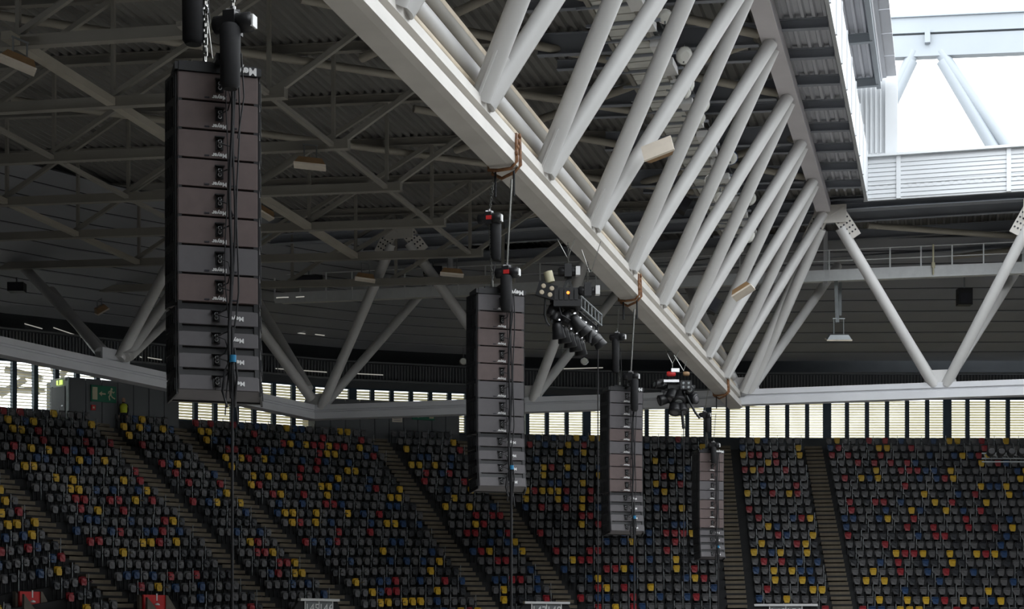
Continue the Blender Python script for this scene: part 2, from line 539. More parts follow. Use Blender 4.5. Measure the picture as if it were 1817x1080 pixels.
# secondary roof trusses on the left
SN = [-21.6 - 5.6 * j for j in range(0, 5)]
def zb(s1): return 17.62 + .03 * (-21 - s1)
for n_, y in enumerate(reversed([81.2 - 5.95 * k for k in range(0, 7)])):
    r = thing('roof_truss', 'grey roof truss frame hanging under the left deck, %s counted from the camera' % ORDS[n_], 'truss', W(-21.0, y, 17.4), group='roof truss frames under the left deck')
    mb = MB(); mb.box((W(-21, y, zb(-21)) + W(-46, y, zb(-46))) / 2, (W(-46, y, zb(-46)) - W(-21, y, zb(-21))) / 2, Y1 * .16, Z * .17)
    part(mb, 'bottom_chord', 'roof_steel', r)
    for s in SN[:4]:
        mb = MB(); mb.beam(W(s, y, zb(s) + .1), W(s, y, zp(s) + .05), .13, .13)
        part(mb, 'vertical_post', 'roof_steel', r)
    for a, b in zip([-21.25] + SN[1:4], [-16.2] + SN[0:3]):
        mb = MB(); mb.beam(W(a - (.0 if a == -21.25 else .3), y, zb(a) + .1), W(b - .1, y, zp(b) + .02), .16, .17)
        part(mb, 'diagonal_brace', 'roof_steel', r)
# ties along the truss bottoms
for n_, s in enumerate(SN[:4]):
    q_ = (.09, .16, .09, .13)[n_]
    mb = MB(); mb.box(W(s, 60, zb(s) - .02), X1 * q_, Y1 * 15.2, Z * (q_ * .8))
    single(mb, 'tie_beam', 'roof_steel' if n_ in (0, 2) else 'tie_steel', 'pale tie beam joining the bottoms of the left roof trusses, %s from the main truss' % ORDS[n_], 'beam', group='tie beams of the left roof')
# round bracing tubes in the roof plane
BR = []
for y in (52.5, 64.6): BR.append(((-36.3, y - 4.4), (-11.5, y + 12.6)))
for y in (57.4, 69.3, 81.2): BR.append(((-20.5, y), (-6.3, y - 11.9)))
for y in (51, 57.4, 69.3): BR.append(((-20.5, y - 5.9), (-6.3, y + 5.9)))
BR += [((-4, 84.5), (14, 92)), ((14, 84.5), (0, 92)), ((14, 84.5), (30, 92))]
BR.sort(key=lambda q: q[0][1] + q[1][1])
for n_, (a, b) in enumerate(BR):
    mb = MB(); mb.tube(W(a[0], a[1], zp(a[0]) - .25), W(b[0], b[1], zp(b[0]) - .25), .15)
    single(mb, 'bracing_tube', 'tie_steel', 'slanting round bracing tube close under the roof deck, %s counted from the camera' % ORDS[n_], 'tube', group='bracing tubes under the roof')

# ---------------------------------------------------------------- main truss
mt = thing('main_truss', 'big white lattice truss crossing the picture from top to centre right', 'truss', W(-10.3, 55, 11.2))
prof = [(-.55, 0), (-.06, 0), (.10, .05), (.10, .33), (.02, .34), (-.10, .36), (-.10, .53), (.07, .56), (.07, .78), (-.55, .78)]
mb = MB(); mb.prism(prof, W(-10.2, 10, 11.18), W(-10.2, 84.3, 11.22), X1, Z)
part(mb, 'bottom_chord', 'white_steel', mt)
mb = MB(); mb.box(W(-5.88, 45.2, 20.14), X1 * .33, Y1 * 36.6, Z * .24)
part(mb, 'upper_chord', 'lavender_steel', mt)
def diag(parent, b, t, r=.24):
    mb = MB(); mb.tube(b, t, r, 16)
    return part(mb, 'diagonal_tube', 'tube_steel', parent)
def fin(parent, b, t, s=1.0):
    d = (t - b).normalized()
    mb = MB(); mb.box(b + d * .55 - CF * .05, d * .55, X1 * .03, d.cross(X1).normalized() * .30)
    return part(mb, 'gusset_plate', 'tube_steel', parent)
for k, y in enumerate(BN):
    if y < 24: break
    b = W(-10.2, y, 11.95)
    if k == 0: b = W(-10.0, 84.0, 11.98)
    if k < len(TN) :
        diag(mt, b + Y1 * -.22, W(-5.88, TN[k] + .3, 19.85))
        fin(mt, b + Y1 * -.22, W(-5.88, TN[k] + .3, 19.85))
    if k > 0:
        diag(mt, b + Y1 * .22, W(-5.88, TN[k - 1] - .3, 19.85))
        fin(mt, b + Y1 * .22, W(-5.88, TN[k - 1] - .3, 19.85))
# rails and pipes running beside the bottom chord, behind the diagonals
for n_, (ds, h, r, m, lab) in enumerate([(-.25, 12.3, .11, 'tan_steel', 'thin tan pipe lying along the top of the main truss bottom chord'),
                                       (-.35, 12.72, .23, 'tube_steel', 'thick pale pipe running along behind the main truss bottom chord'),
                                       (-.5, 13.05, .11, 'tan_steel', 'thin tan pipe between the two thick pipes behind the main truss'),
                                       (-.65, 13.5, .24, 'roof_steel', 'grey outer pipe running along behind the main truss bottom chord'),
                                       (-.85, 14.0, .17, 'tan_steel', 'brownish uppermost pipe running along behind the main truss')]):
    mb = MB(); mb.tube(W(-10.2 + ds, 12, h), W(-10.2 + ds, 83.6, h), r, 14)
    single(mb, 'pipe', m, lab, 'pipe')
# ---------------------------------------------------------------- ring beam and end truss
FPROF = [(-.4, -.37), (.3, -.37), (.3, -.02), (.22, .02), (.22, .10), (.3, .12), (.3, .38), (-.4, .38)]
C0 = on_s2(555, 727, 84.2); cz = 11.75
Cn = W(C0.x, 84.2, cz)
Ld = on_s1(0, 615, -38.3); Ln = W(Ld.x, Ld.y, Ld.z - CAMZ)
rb = thing('ring_beam', 'long pale ring beam running below the trusses in front of the windows', 'beam', W(-10, 84.2, 11.4))
mb = MB(); mb.prism(FPROF, W(C0.x - .3, 84.2, cz), W(45, 84.2, cz), Y1 * -1, Z)
part(mb, 'beam_segment', 'ring_steel', rb)
dL = (Ln - Cn); dL.z = 0; dLn = dL.normalized()
nL = Vector((-dLn.y, dLn.x, 0))
if nL.x < 0: nL = -nL
mb = MB(); mb.prism(FPROF, Cn, Ln + (Ln - Cn) * 1.2, nL, Z)
part(mb, 'beam_segment', 'ring_steel', rb)
et = thing('end_truss', 'white zigzag end truss standing on the ring beam before the windows', 'truss', W(-10, 84.2, 12.1))
mb = MB(); mb.ibeam(W(-34, 81.2, 20.3), W(45, 81.2, 20.1), .55, .5, .04)
part(mb, 'upper_chord', 'dark_girder', et)
feet = [on_s2(563, 708, 84.2).x, on_s2(937, 697, 84.2).x, -10.0, on_s2(1668, 676, 84.2).x, on_s2(1668, 676, 84.2).x + 9.6]
tops = [on_s2(711, 412, 81.2), on_s2(1068, 405, 81.2), on_s2(1474, 384, 81.2), on_s2(1846, 372, 81.2)]
for j, x in enumerate(feet):
    b = W(x, 84.1, 12.0)
    if j < len(tops): diag(et, b + X1 * .28, tops[j] + X1 * -.45 + Z * -.55, .26)
    if j > 0: diag(et, b + X1 * -.28, tops[j - 1] + X1 * .45 + Z * -.55, .26)
    # back legs to the outer roof
    diag(et, b + X1 * .2 + Y1 * .2, W(x + 4.2, 90, 19.3), .24)
    if j > 0: diag(et, b + X1 * -.2 + Y1 * .2, W(x - 4.0, 90, 19.3), .24)
    mb = MB(); mb.prism([(-.75, -.1), (.75, -.1), (.75, .25), (.45, .75), (-.45, .75), (-.75, .25)], b + Y1 * -.02, b + Y1 * .04, X1, Z)
    part(mb, 'gusset_plate', 'tube_steel', et)
for j, t in enumerate(tops):
    g_ = MB()
    for s in (-1, 1):
        b = W(feet[j + (1 if s > 0 else 0)], 84.1, 12.0)
        d = (b - t).normalized(); w = d.cross(Y1).normalized()
        c = t + X1 * (.42 * s) + d * .55
        g_.box(c - Y1 * .28, d * .75, Y1 * .03, w * .36)
    g_.box(t - Y1 * .3 + Z * .05, X1 * .75, Y1 * .05, Z * .42)
    gp = part(g_, 'node_plate', 'white_steel', et)
    h_ = MB()
    for s in (-1, 1):
        b = W(feet[j + (1 if s > 0 else 0)], 84.1, 12.0)
        d = (b - t).normalized(); w = d.cross(Y1).normalized()
        c = t + X1 * (.42 * s) + d * .55
        for p in range(5):
            for q in range(4):
                h_.tube(c - Y1 * .30 + d * (-.5 + p * .24) + w * (-.25 + q * .165), c - Y1 * .325 + d * (-.5 + p * .24) + w * (-.25 + q * .165), .045, 6)
    part(h_, 'bolt', 'cloth_dark', gp, kind='stuff')
# legs of the left truss
lt = thing('left_truss', 'dim steel legs standing on the left ring beam behind the large array', 'truss', P(205, 640, 78))
def dlen(u):                                             # depth of the left ring beam at column u
    t = (u - U0) / F
    # intersect ray with vertical plane through Cn, Ln
    rx, ry = t * CT - ST, t * ST + CT
    ax, ay = dLn.x, dLn.y
    det = rx * (-ay) + ax * ry
    return (Cn.x * (-ay) + ax * Cn.y) / det
d1, d2 = dlen(200), dlen(548)
for a, b, da, db, r in [((190, 630), (46, 478), d1, 84.8, .25), ((178, 625), (110, 540), d1, d1 + 5, .25), ((212, 636), (300, 470), d1, d1 + 2, .25),
                        ((222, 634), (310, 512), d1, d1 + 5, .25), ((230, 633), (312, 556), d1, d1 + 8, .2),
                        ((552, 706), (395, 490), d2, d2 - 5, .27), ((548, 690), (440, 505), d2, d2 + 4, .26)]:
    p0_, p1_ = P(a[0], a[1], da), P(b[0], b[1], db)
    diag(lt, p0_, p0_.lerp(p1_, 1.3), r)
mb = MB(); mb.box(P(205, 634, d1), dLn * .9, nL * .05, Z * .35)
part(mb, 'gusset_plate', 'ring_steel', lt)

# ================================================================== ROOF OPENING: fascia, parapet, moving roof, beam against the sky
mb = MB()
mb.box(W(-3.86, 46, 21.25), X1 * .07, Y1 * 34.3, Z * 1.12)
fz = struct(mb, 'trim_3', 'fascia', 'white fascia along the left edge of the roof opening')
for k in range(17):
    mb = MB(); mb.box(W(-3.77, 78.6 - k * 2.975, 21.25), X1 * .03, Y1 * .06, Z * 1.1); part(mb, 'cover_strip', 'fascia', fz)
mb = MB()
mb.box(W(18, 80.34, 21.15), X1 * 22, Y1 * .08, Z * 1.0)
mb.box(W(18, 80.2, 22.18), X1 * 22, Y1 * .22, Z * .06)
fz = struct(mb, 'trim_4', 'fascia', 'white louvred parapet at the far edge of the roof opening')
for k in range(9):
    mb = MB(); mb.box(W(18, 80.24, 20.32 + k * .2), X1 * 22, Y1 * .03, Z * .075); part(mb, 'louvre_slat', 'fascia', fz)
for k in range(9):
    mb = MB(); mb.box(W(-2.4 + 4.9 * k, 80.2, 21.15), X1 * .10, Y1 * .05, Z * 1.0); part(mb, 'cover_strip', 'fascia', fz)
# parked moving roof above
mb = MB()
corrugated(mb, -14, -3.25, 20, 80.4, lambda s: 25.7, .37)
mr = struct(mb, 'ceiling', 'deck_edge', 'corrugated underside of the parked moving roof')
for k in range(9):
    mb = MB(); mb.ibeam(W(-14, 79.8 - 5.95 * k, 25.5), W(-3.3, 79.8 - 5.95 * k, 25.5), .25, .4); part(mb, 'purlin', 'pale_steel', mr)
mb = MB()
mb.box(W(-3.3, 50, 25.65), X1 * .1, Y1 * 30.4, Z * .3)
part(mb, 'edge_beam', 'pale_steel', mr)
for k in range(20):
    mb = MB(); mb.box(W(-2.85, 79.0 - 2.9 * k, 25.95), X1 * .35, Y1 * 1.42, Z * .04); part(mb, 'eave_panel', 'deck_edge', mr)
mb = MB()
mb.box(W(-5.0, 81.2, 24.4), X1 * 2.5, Y1 * .1, Z * 2.2)
fz = struct(mb, 'trim_5', 'fascia', 'white ribbed end wall under the moving roof')
for k in range(14):
    mb = MB(); mb.box(W(-6.1 + k * .22, 81.06, 24.3), X1 * .04, Y1 * .05, Z * 1.75); part(mb, 'rib', 'fascia', fz)
mb = MB(); mb.box(W(-2.75, 81.0, 24.3), X1 * .28, Y1 * .12, Z * 2.05); part(mb, 'corner_panel', 'fascia', fz)
# beam and legs against the sky
sb = thing('sky_truss', 'pale steel beam on slanting legs against the bright sky', 'truss', W(6, 86, 22))
def bpt(u, v): return on_s2(u, v, 86.0)
a0, a1 = bpt(1560, 51), bpt(2430, 12)
mb = MB(); mb.beam(a0, a1, .7, .80); mb.beam(a0, a1, .9, .07, off=(0, .40)); part(mb, 'upper_beam', 'pale_steel', sb)
a0, a1 = bpt(1560, 87), bpt(2430, 51)
mb = MB(); mb.beam(a0, a1, .55, 1.05); part(mb, 'lower_beam', 'pale_steel', sb)
mb = MB(); mb.box(bpt(1646, 70), X1 * .13, Y1 * .55, Z * .32); part(mb, 'bracket', 'pale_steel', sb)
for a, b in [((1622, 92), (1552, 235)), ((1618, 108), (1560, 232)), ((1668, 92), (1815, 300)), ((1672, 108), (1790, 310))]:
    diag(sb, bpt(*a), bpt(*b), .30).data.materials[0] = MATS['pale_steel']

# ================================================================== CATWALKS
def zcat(s1): return 17.75 + .012 * (-s1)
cw = thing('catwalk', 'long pale catwalk with railing hanging behind the end truss', 'catwalk', W(-5, 87, 17.9))
cx0, cx1 = -36, 12
def cwp(s1, h, y=86.6): return W(s1, y, zcat(s1) + h)
mb = MB(); mb.box((cwp(cx0, .28) + cwp(cx1, .28)) / 2, (cwp(cx1, 0) - cwp(cx0, 0)) / 2, Y1 * .04, Z * .28); part(mb, 'fascia_board', 'catwalk_white', cw)
mb = MB(); mb.box((cwp(cx0, .2, 87.2) + cwp(cx1, .2, 87.2)) / 2, (cwp(cx1, 0) - cwp(cx0, 0)) / 2, Y1 * .6, Z * .03); part(mb, 'walkway_deck', 'grating', cw)
for h in (1.0, 1.55):
    mb = MB(); mb.tube(cwp(cx0, h), cwp(cx1, h), .03, 8); part(mb, 'handrail', 'catwalk_white', cw)
x = cx0
while x < cx1:
    mb = MB(); mb.beam(cwp(x, .1, 86.56), cwp(x, 1.56, 86.56), .07, .07); part(mb, 'rail_post', 'catwalk_white', cw)
    x += 1.5
for n_, u in enumerate((1465, 800, 1100, 1817)):
    mb = MB(); p = on_s2(u, 490, 87.0); mb.beam(W(p.x, 87.0, zcat(p.x)), W(p.x, 87.0, 20.4), .2, .2); part(mb, 'hanger', 'ring_steel', cw)
mb = MB(); p = on_s2(1656, 487, 86.4); mb.tube(W(p.x, 86.4, p.z - CAMZ), W(p.x, 86.4, p.z - CAMZ + 1.5), .045, 8); mb.tube(W(p.x, 86.4, p.z - CAMZ + .35), W(p.x, 86.4, p.z - CAMZ + .6), .09, 8)
single(mb, 'yellow_post', 'cream_sign', 'cream yellow post fixed to the catwalk railing', 'post')
# upper catwalk with spotlights, behind the diagonals
uc = thing('lamp_catwalk', 'grated lamp catwalk hanging under the roof behind the white diagonals', 'catwalk', W(-9.8, 60, 18.5))
mb = MB()
for y in [42 + .62 * k for k in range(62)]:
    mb.box(W(-9.85, y, 18.8), X1 * .55, Y1 * .27, Z * .03)
part(mb, 'floor_grating', 'grating', uc, kind='stuff')
for s in (-10.5, -9.2):
    mb = MB(); mb.box(W(s, 61, 18.85), X1 * .07, Y1 * 19.5, Z * .13); part(mb, 'side_beam', 'roof_steel', uc)
    for h in (19.4, 19.9):
        mb = MB(); mb.tube(W(s, 42, h), W(s, 80.4, h), .03, 6); part(mb, 'handrail', 'rail_steel', uc)
for k in range(26):
    mb = MB(); mb.beam(W(-10.9, 42 + 1.5 * k, 18.72), W(-8.6, 42 + 1.5 * k, 18.72), .09, .08); part(mb, 'cross_bar', 'dark_girder', uc)
for k in range(19):
    mb = MB(); mb.box(W(-9.0, 43 + 2 * k, 18.62), X1 * .22, Y1 * (.35 + .2 * (k % 3 == 0)), Z * .12); part(mb, 'ballast_box', 'white_paint', uc)
for k in range(13):
    for s in (-10.5, -9.2):
        mb = MB(); mb.beam(W(s, 43 + 3 * k, 18.8), W(s, 43 + 3 * k, 20.5), .06, .06); part(mb, 'rail_post', 'rail_steel', uc)
SPOTS = [(1193, 60, 1), (1213, 98, 0), (1217, 150, 0), (1214, 162, 1), (1245, 185, 0), (1240, 208, 1), (1296, 279, 2), (1268, 232, 1), (1262, 318, 1), (1330, 352, 0), (1278, 350, 1), (1300, 398, 1), (1328, 418, 0), (1310, 440, 1), (1180, 28, 1), (1160, 8, 0)]
SPOTS.sort(key=lambda q: q[1])
for n_, (u, v, kind) in enumerate(SPOTS):
    p = on_s1(u, v, -8.55)
    r = thing('spotlight', 'round %s spotlight on the lamp catwalk, %s from the top of the photo' % ('blue' if kind == 2 else 'silver', ORDS[n_]), 'spotlight', p, group='spotlights on the lamp catwalk')
    ax = Vector((.5, -.75, -.45)) if kind == 0 else Vector((.1, -.8, -.6))
    R = .30 if kind != 1 else .24
    mb = MB(); mb.lathe(p - ax.normalized() * .35, ax, [(0, R * .35), (.08, R * .6), (.25, R * .8), (.38, R), (.42, R)]); part(mb, 'housing', 'blue_lens' if kind == 2 else 'chrome', r)
    mb = MB(); mb.lathe(p + ax.normalized() * .06, ax, [(0, R * .93), (.03, R * .9), (.06, R * .5)]); part(mb, 'lens', 'lamp_glass', r)
    mb = MB(); mb.beam(p - X1 * .05, p + Vector((-.6, .05, .1)), .05, .05); mb.beam(p + Z * -.25, p + Z * .35, .05, .05); part(mb, 'bracket', 'rail_steel', r)

# ================================================================== FLOODLIGHTS
def flood(u, v, d, w, h, label, yaw=0.0, tilt=0.25, hang=.5, rollv=0.0, side='lamp_brown', face='lamp_cream', axes=None):
    c = P(u, v, d)
    ax = (CR * math.cos(yaw) + CF * math.sin(yaw)); ay = (CF * math.cos(yaw) - CR * math.sin(yaw))
    n = (Z * math.cos(tilt) - ay * math.sin(tilt)).normalized()     # plate normal (up side)
    ay = n.cross(ax).normalized()
    if rollv:
        q = Matrix.Rotation(rollv, 3, ay)
        ax = q @ ax; n = q @ n
    if axes:
        ax = axes[0].normalized(); n = ax.cross(axes[1]).normalized(); ay = n.cross(ax)
        if n.dot(CF) < 0: n = -n
    r = thing('floodlight', label, 'floodlight', c)
    mb = MB(); mb.hexa([c - ax * w - ay * h - n * .03, c + ax * w - ay * h - n * .03, c + ax * w + ay * h - n * .03, c - ax * w + ay * h - n * .03],
                       [c - ax * w * .75 - ay * h * .7 + n * .2, c + ax * w * .75 - ay * h * .7 + n * .2, c + ax * w * .75 + ay * h * .7 + n * .2, c - ax * w * .75 + ay * h * .7 + n * .2])
    part(mb, 'housing', side, r)
    mb = MB(); mb.box(c - n * .06, ax * (w * 1.04), ay * (h * 1.04), n * .035); part(mb, 'lamp_face', face, r)
    mb = MB(); mb.beam(c + n * .18 - ax * w * .4, c + n * .2 - ax * w * .4 + Z * hang, .04, .04); mb.beam(c + n * .18 + ax * w * .4, c + n * .2 + ax * w * .4 + Z * hang, .04, .04)
    mb.beam(c + n * .2 - ax * w * .5 + Z * hang, c + n * .2 + ax * w * .5 + Z * hang, .05, .05)
    part(mb, 'bracket', 'rail_steel', r)
flood(32, 112, 50, .52, .42, 'brown sided floodlight at the top left edge of the roof', yaw=.35, rollv=.30, tilt=.1)
flood(550, 292, 60.5, .55, .40, 'flat pale floodlight under the tie beam right of the large array', yaw=.1, tilt=.05, rollv=.08)
flood(468, 378, 73, .42, .40, 'small brownish floodlight at the right edge of the large array', yaw=.4, rollv=.45, tilt=.1)
flood(648, 494, 79, .46, .40, 'brown sided floodlight hung in front of the left end truss leg', yaw=.1, rollv=.12, tilt=.05)
flood(802, 485, 77.5, .52, .35, 'flat pale floodlight under the roof truss left of the second array', yaw=.05, rollv=.08, tilt=.05)
flood(1168, 266, 49, .44, .26, 'white floodlight clamped on a main truss diagonal', hang=.05, axes=(P(1185, 240, 49) - P(1139, 258, 49.2), P(1150, 283, 48.7) - P(1139, 258, 49)))
flood(1318, 517, 66, .42, .25, 'white floodlight clamped low on the main truss diagonals', yaw=-.5, rollv=-.5, tilt=-.2, hang=.05)
flood(1488, 600, 86, .62, .30, 'grey floodlight hanging below the right end of the catwalk', yaw=0, tilt=.3, side='rail_steel', hang=.8)
flood(180, 550, 80, .30, .3, 'small dim floodlight near the left ring beam legs', yaw=.5, rollv=-.6, hang=.3)
# pole carrying the hanging floodlight
mb = MB(); mb.beam(P(1483, 492, 86), P(1486, 572, 86), .18, .18); mb.beam(P(1491, 496, 87), P(1491, 560, 87), .14, .14)
single(mb, 'lamp_pole', 'rail_steel', 'grey pole hanging from the catwalk above the grey floodlight', 'pole')
# loudspeaker box under the roof on the right
p = P(1711, 527, 92)
r = thing('loudspeaker', 'dark loudspeaker box hanging under the roof at the right', 'loudspeaker', p)
mb = MB(); mb.box(p, CR * .38, CF * .3, Z * .45); part(mb, 'housing', 'black', r)
mb = MB(); mb.box(p - CF * .32 - Z * .1, CR * .28, CF * .02, Z * .25); part(mb, 'grille', 'cloth_dark', r)
mb = MB(); mb.beam(p + Z * .45, p + Z * 1.6, .08, .08); part(mb, 'bracket', 'rail_steel', r)
# smaller loudspeakers behind the white diagonals
for n_, (u, v, d, w, lab) in enumerate([(1022, 28, 62, .55, 'dark loudspeaker box at the top behind the white diagonals'), (1208, 362, 72, .35, 'dark loudspeaker box in the middle behind the white diagonals'),
                                  (1262, 540, 80, .38, 'dark loudspeaker box low behind the white diagonals'), (548, 497, 90, .75, 'long dark loudspeaker on the catwalk left of the end truss leg'), (768, 481, 90, .5, 'dark loudspeaker on the catwalk right of the end truss leg'),
                                  (30, 510, 84, .4, 'dark loudspeaker box at the left edge above the ring beam')]):
    p = P(u, v, d)
    r = thing('loudspeaker', lab, 'loudspeaker', p)
    mb = MB(); ax = CR * math.cos(.5) - Z * math.sin(.5) if n_ < 3 else CR; az = Z * math.cos(.5) + CR * math.sin(.5) if n_ < 3 else Z
    mb.box(p, ax * w, CF * .3, az * (w * .9 if n_ < 3 else .22)); part(mb, 'housing', 'black', r)
    mb = MB(); mb.box(p - CF * .31, ax * (w * .8), CF * .02, az * (w * .7 if n_ < 3 else .15)); part(mb, 'grille', 'cloth_dark', r)
    mb = MB(); mb.beam(p + az * .1, p + Z * (1.2 if n_ < 3 else .5), .07, .07); part(mb, 'bracket', 'rail_steel', r)
# small round lamps
for n_, (u, v, d, lab) in enumerate([(822, 641, 96, 'round lamp left of the second array below the dark recess'), (997, 641, 92, 'round lamp between the second array and the third array, left one'), (1037, 641, 92, 'round lamp between the second array and the third array, right one')]):
    p = P(u, v, d); mb = MB(); mb.lathe(p + CF * .1, -CF, [(0, .1), (.05, .2), (.15, .24), (.17, .2)])
    r = single(mb, 'round_lamp', 'chrome', lab, 'lamp')
    mb = MB(); mb.lathe(p - CF * .06, -CF, [(0, .19), (.03, .15)]); part(mb, 'lens', 'lamp_glass', r)
    mb = MB(); mb.beam(p + Z * .1 + CF * .1, p + Z * .8 + CF * .2, .04, .04); part(mb, 'bracket', 'rail_steel', r)
# glowing strips standing in for daylight slots in the recess
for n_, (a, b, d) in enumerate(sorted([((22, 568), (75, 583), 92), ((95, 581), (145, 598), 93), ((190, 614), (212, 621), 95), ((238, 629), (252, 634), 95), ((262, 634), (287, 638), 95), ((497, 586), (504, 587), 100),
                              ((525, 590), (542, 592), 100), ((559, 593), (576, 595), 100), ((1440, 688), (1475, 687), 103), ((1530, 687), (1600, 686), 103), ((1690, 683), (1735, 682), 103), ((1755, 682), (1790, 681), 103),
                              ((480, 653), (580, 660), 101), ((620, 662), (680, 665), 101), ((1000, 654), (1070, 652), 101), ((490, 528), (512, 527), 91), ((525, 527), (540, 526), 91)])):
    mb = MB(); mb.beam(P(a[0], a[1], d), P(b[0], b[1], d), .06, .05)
    single(mb, 'daylight_strip', 'daylight_glow', 'faint glowing strip standing in for daylight slot under roof edge, %s counted from the left' % ORDS[n_], 'lamp', group='glowing strips for daylight slots under the roof edge')

# ================================================================== LINE ARRAYS
PHI = math.radians(17)
AX = CR * math.cos(PHI) + CF * math.sin(PHI)             # along the rear face to the right
AY = CF * math.cos(PHI) - CR * math.sin(PHI)             # from rear to front of a cabinet
def cabinet_parts(root, o, tilt, big, brown, k):
    """one cabinet; o = rear top centre in local coordinates, tilt = lean of the rear face"""
    zt = (Z * math.cos(tilt) + AY * math.sin(tilt)).normalized()          # up along the rear face
    yt = (AY * math.cos(tilt) - Z * math.sin(tilt)).normalized()
    H = .405 if big else .232
    w0, w1, D = (.575, .655, .58) if big else (.575, .65, .50)
    gap = .01 if big else .09
    mb = MB()
    def loop(y, w, top, bot): return [o + yt * y - AX * w - zt * bot, o + yt * y + AX * w - zt * bot, o + yt * y + AX * w - zt * top, o + yt * y - AX * w - zt * top]
    mb.hexa(loop(0, w0, gap, gap + H - .012), loop(D, w1, gap * .6, H + gap - .02))
    mb.hexa(loop(-.012, w0 - .012, gap + .008, gap + H - .02), loop(.01, w0 - .005, gap + .004, gap + H - .016))
    c = part(mb, 'speaker_cabinet', 'cabinet_brown' if brown else 'cabinet_grey', root)
    mb = MB()                                                            # dark side frames with slots and the black front
    for s in (-1, 1):
        p0 = o + AX * (s * (w0 + .015)) + yt * .04 - zt * (gap + H / 2); p1 = o + AX * (s * (w1 + .03)) + yt * D - zt * (gap + H / 2)
        dv = (p1 - p0).normalized(); nv = dv.cross(zt).normalized()
        mb.box((p0 + p1) / 2, dv * ((p1 - p0).length / 2), nv * .014, zt * (H / 2 + gap * .5))
        for q in range(5):
            mb.box(p0.lerp(p1, .12 + .19 * q) + nv * (.018 * (1 if nv.dot(AX) * s > 0 else -1)), dv * .02, nv * .01, zt * (H * .36))
        mb.box(o + AX * (s * (w0 - .03)) + yt * .02 - zt * (gap * .45), AX * .03, yt * .03, zt * (gap * .5 + .02))
    mb.box(o + yt * (D + .02) - zt * (gap + H / 2), AX * (w1 + .02), yt * .02, zt * (H / 2))
    if not big: mb.box(o + yt * .10 - zt * (gap * .5), AX * (w0 - .02), yt * .08, zt * (gap * .5))
    part(mb, 'rigging_frame', 'black', c)
    ux = .02 if big else -.035
    mb = MB()
    ph = .085 if big else .07
    pc = o + AX * ux - yt * .018 - zt * (gap + H * (.45 if big else .42))
    mb.box(pc, AX * .055, yt * .012, zt * ph)
    mb.box(pc - AX * .0 + zt * (ph + .012) - yt * .03, AX * .07, yt * .03, zt * .008)
    for q in (-.4, .35): mb.lathe(pc - yt * .005 + zt * (ph * q), -yt, [(0, .03), (.04, .03), (.045, .02), (.10, .018), (.10, .01)], 8)
    part(mb, 'connector_panel', 'black', c)
    mb = MB()
    for q in (-.4, .35): mb.lathe(pc - yt * .04 + zt * (ph * q), -yt, [(0, .030), (.02, .026)], 8)
    mb.box(pc - yt * .02 - zt * ph * .05, AX * .016, yt * .01, zt * .010)
    part(mb, 'connector', 'connector_glint', c)
    mb = MB()
    if big:
        for q in (-.16, .235): mb.box(o + AX * q - yt * .015 - zt * (gap + H * .87 - .0), AX * .035, yt * .006, zt * .010)
        part(mb, 'handle_slot', 'cloth_dark', c)
    lx = .02 if big else .25
    lz = gap + H * (.84 if big else .47)
    mb = MB(); text_into(mb, 'Meyer', .082 if big else .090, o + AX * lx - yt * .016 - zt * lz, -AX, -zt, .003, bold=.003)
    part(mb, 'logo', 'white_paint', c)
    return o - zt * (H + gap), zt, yt

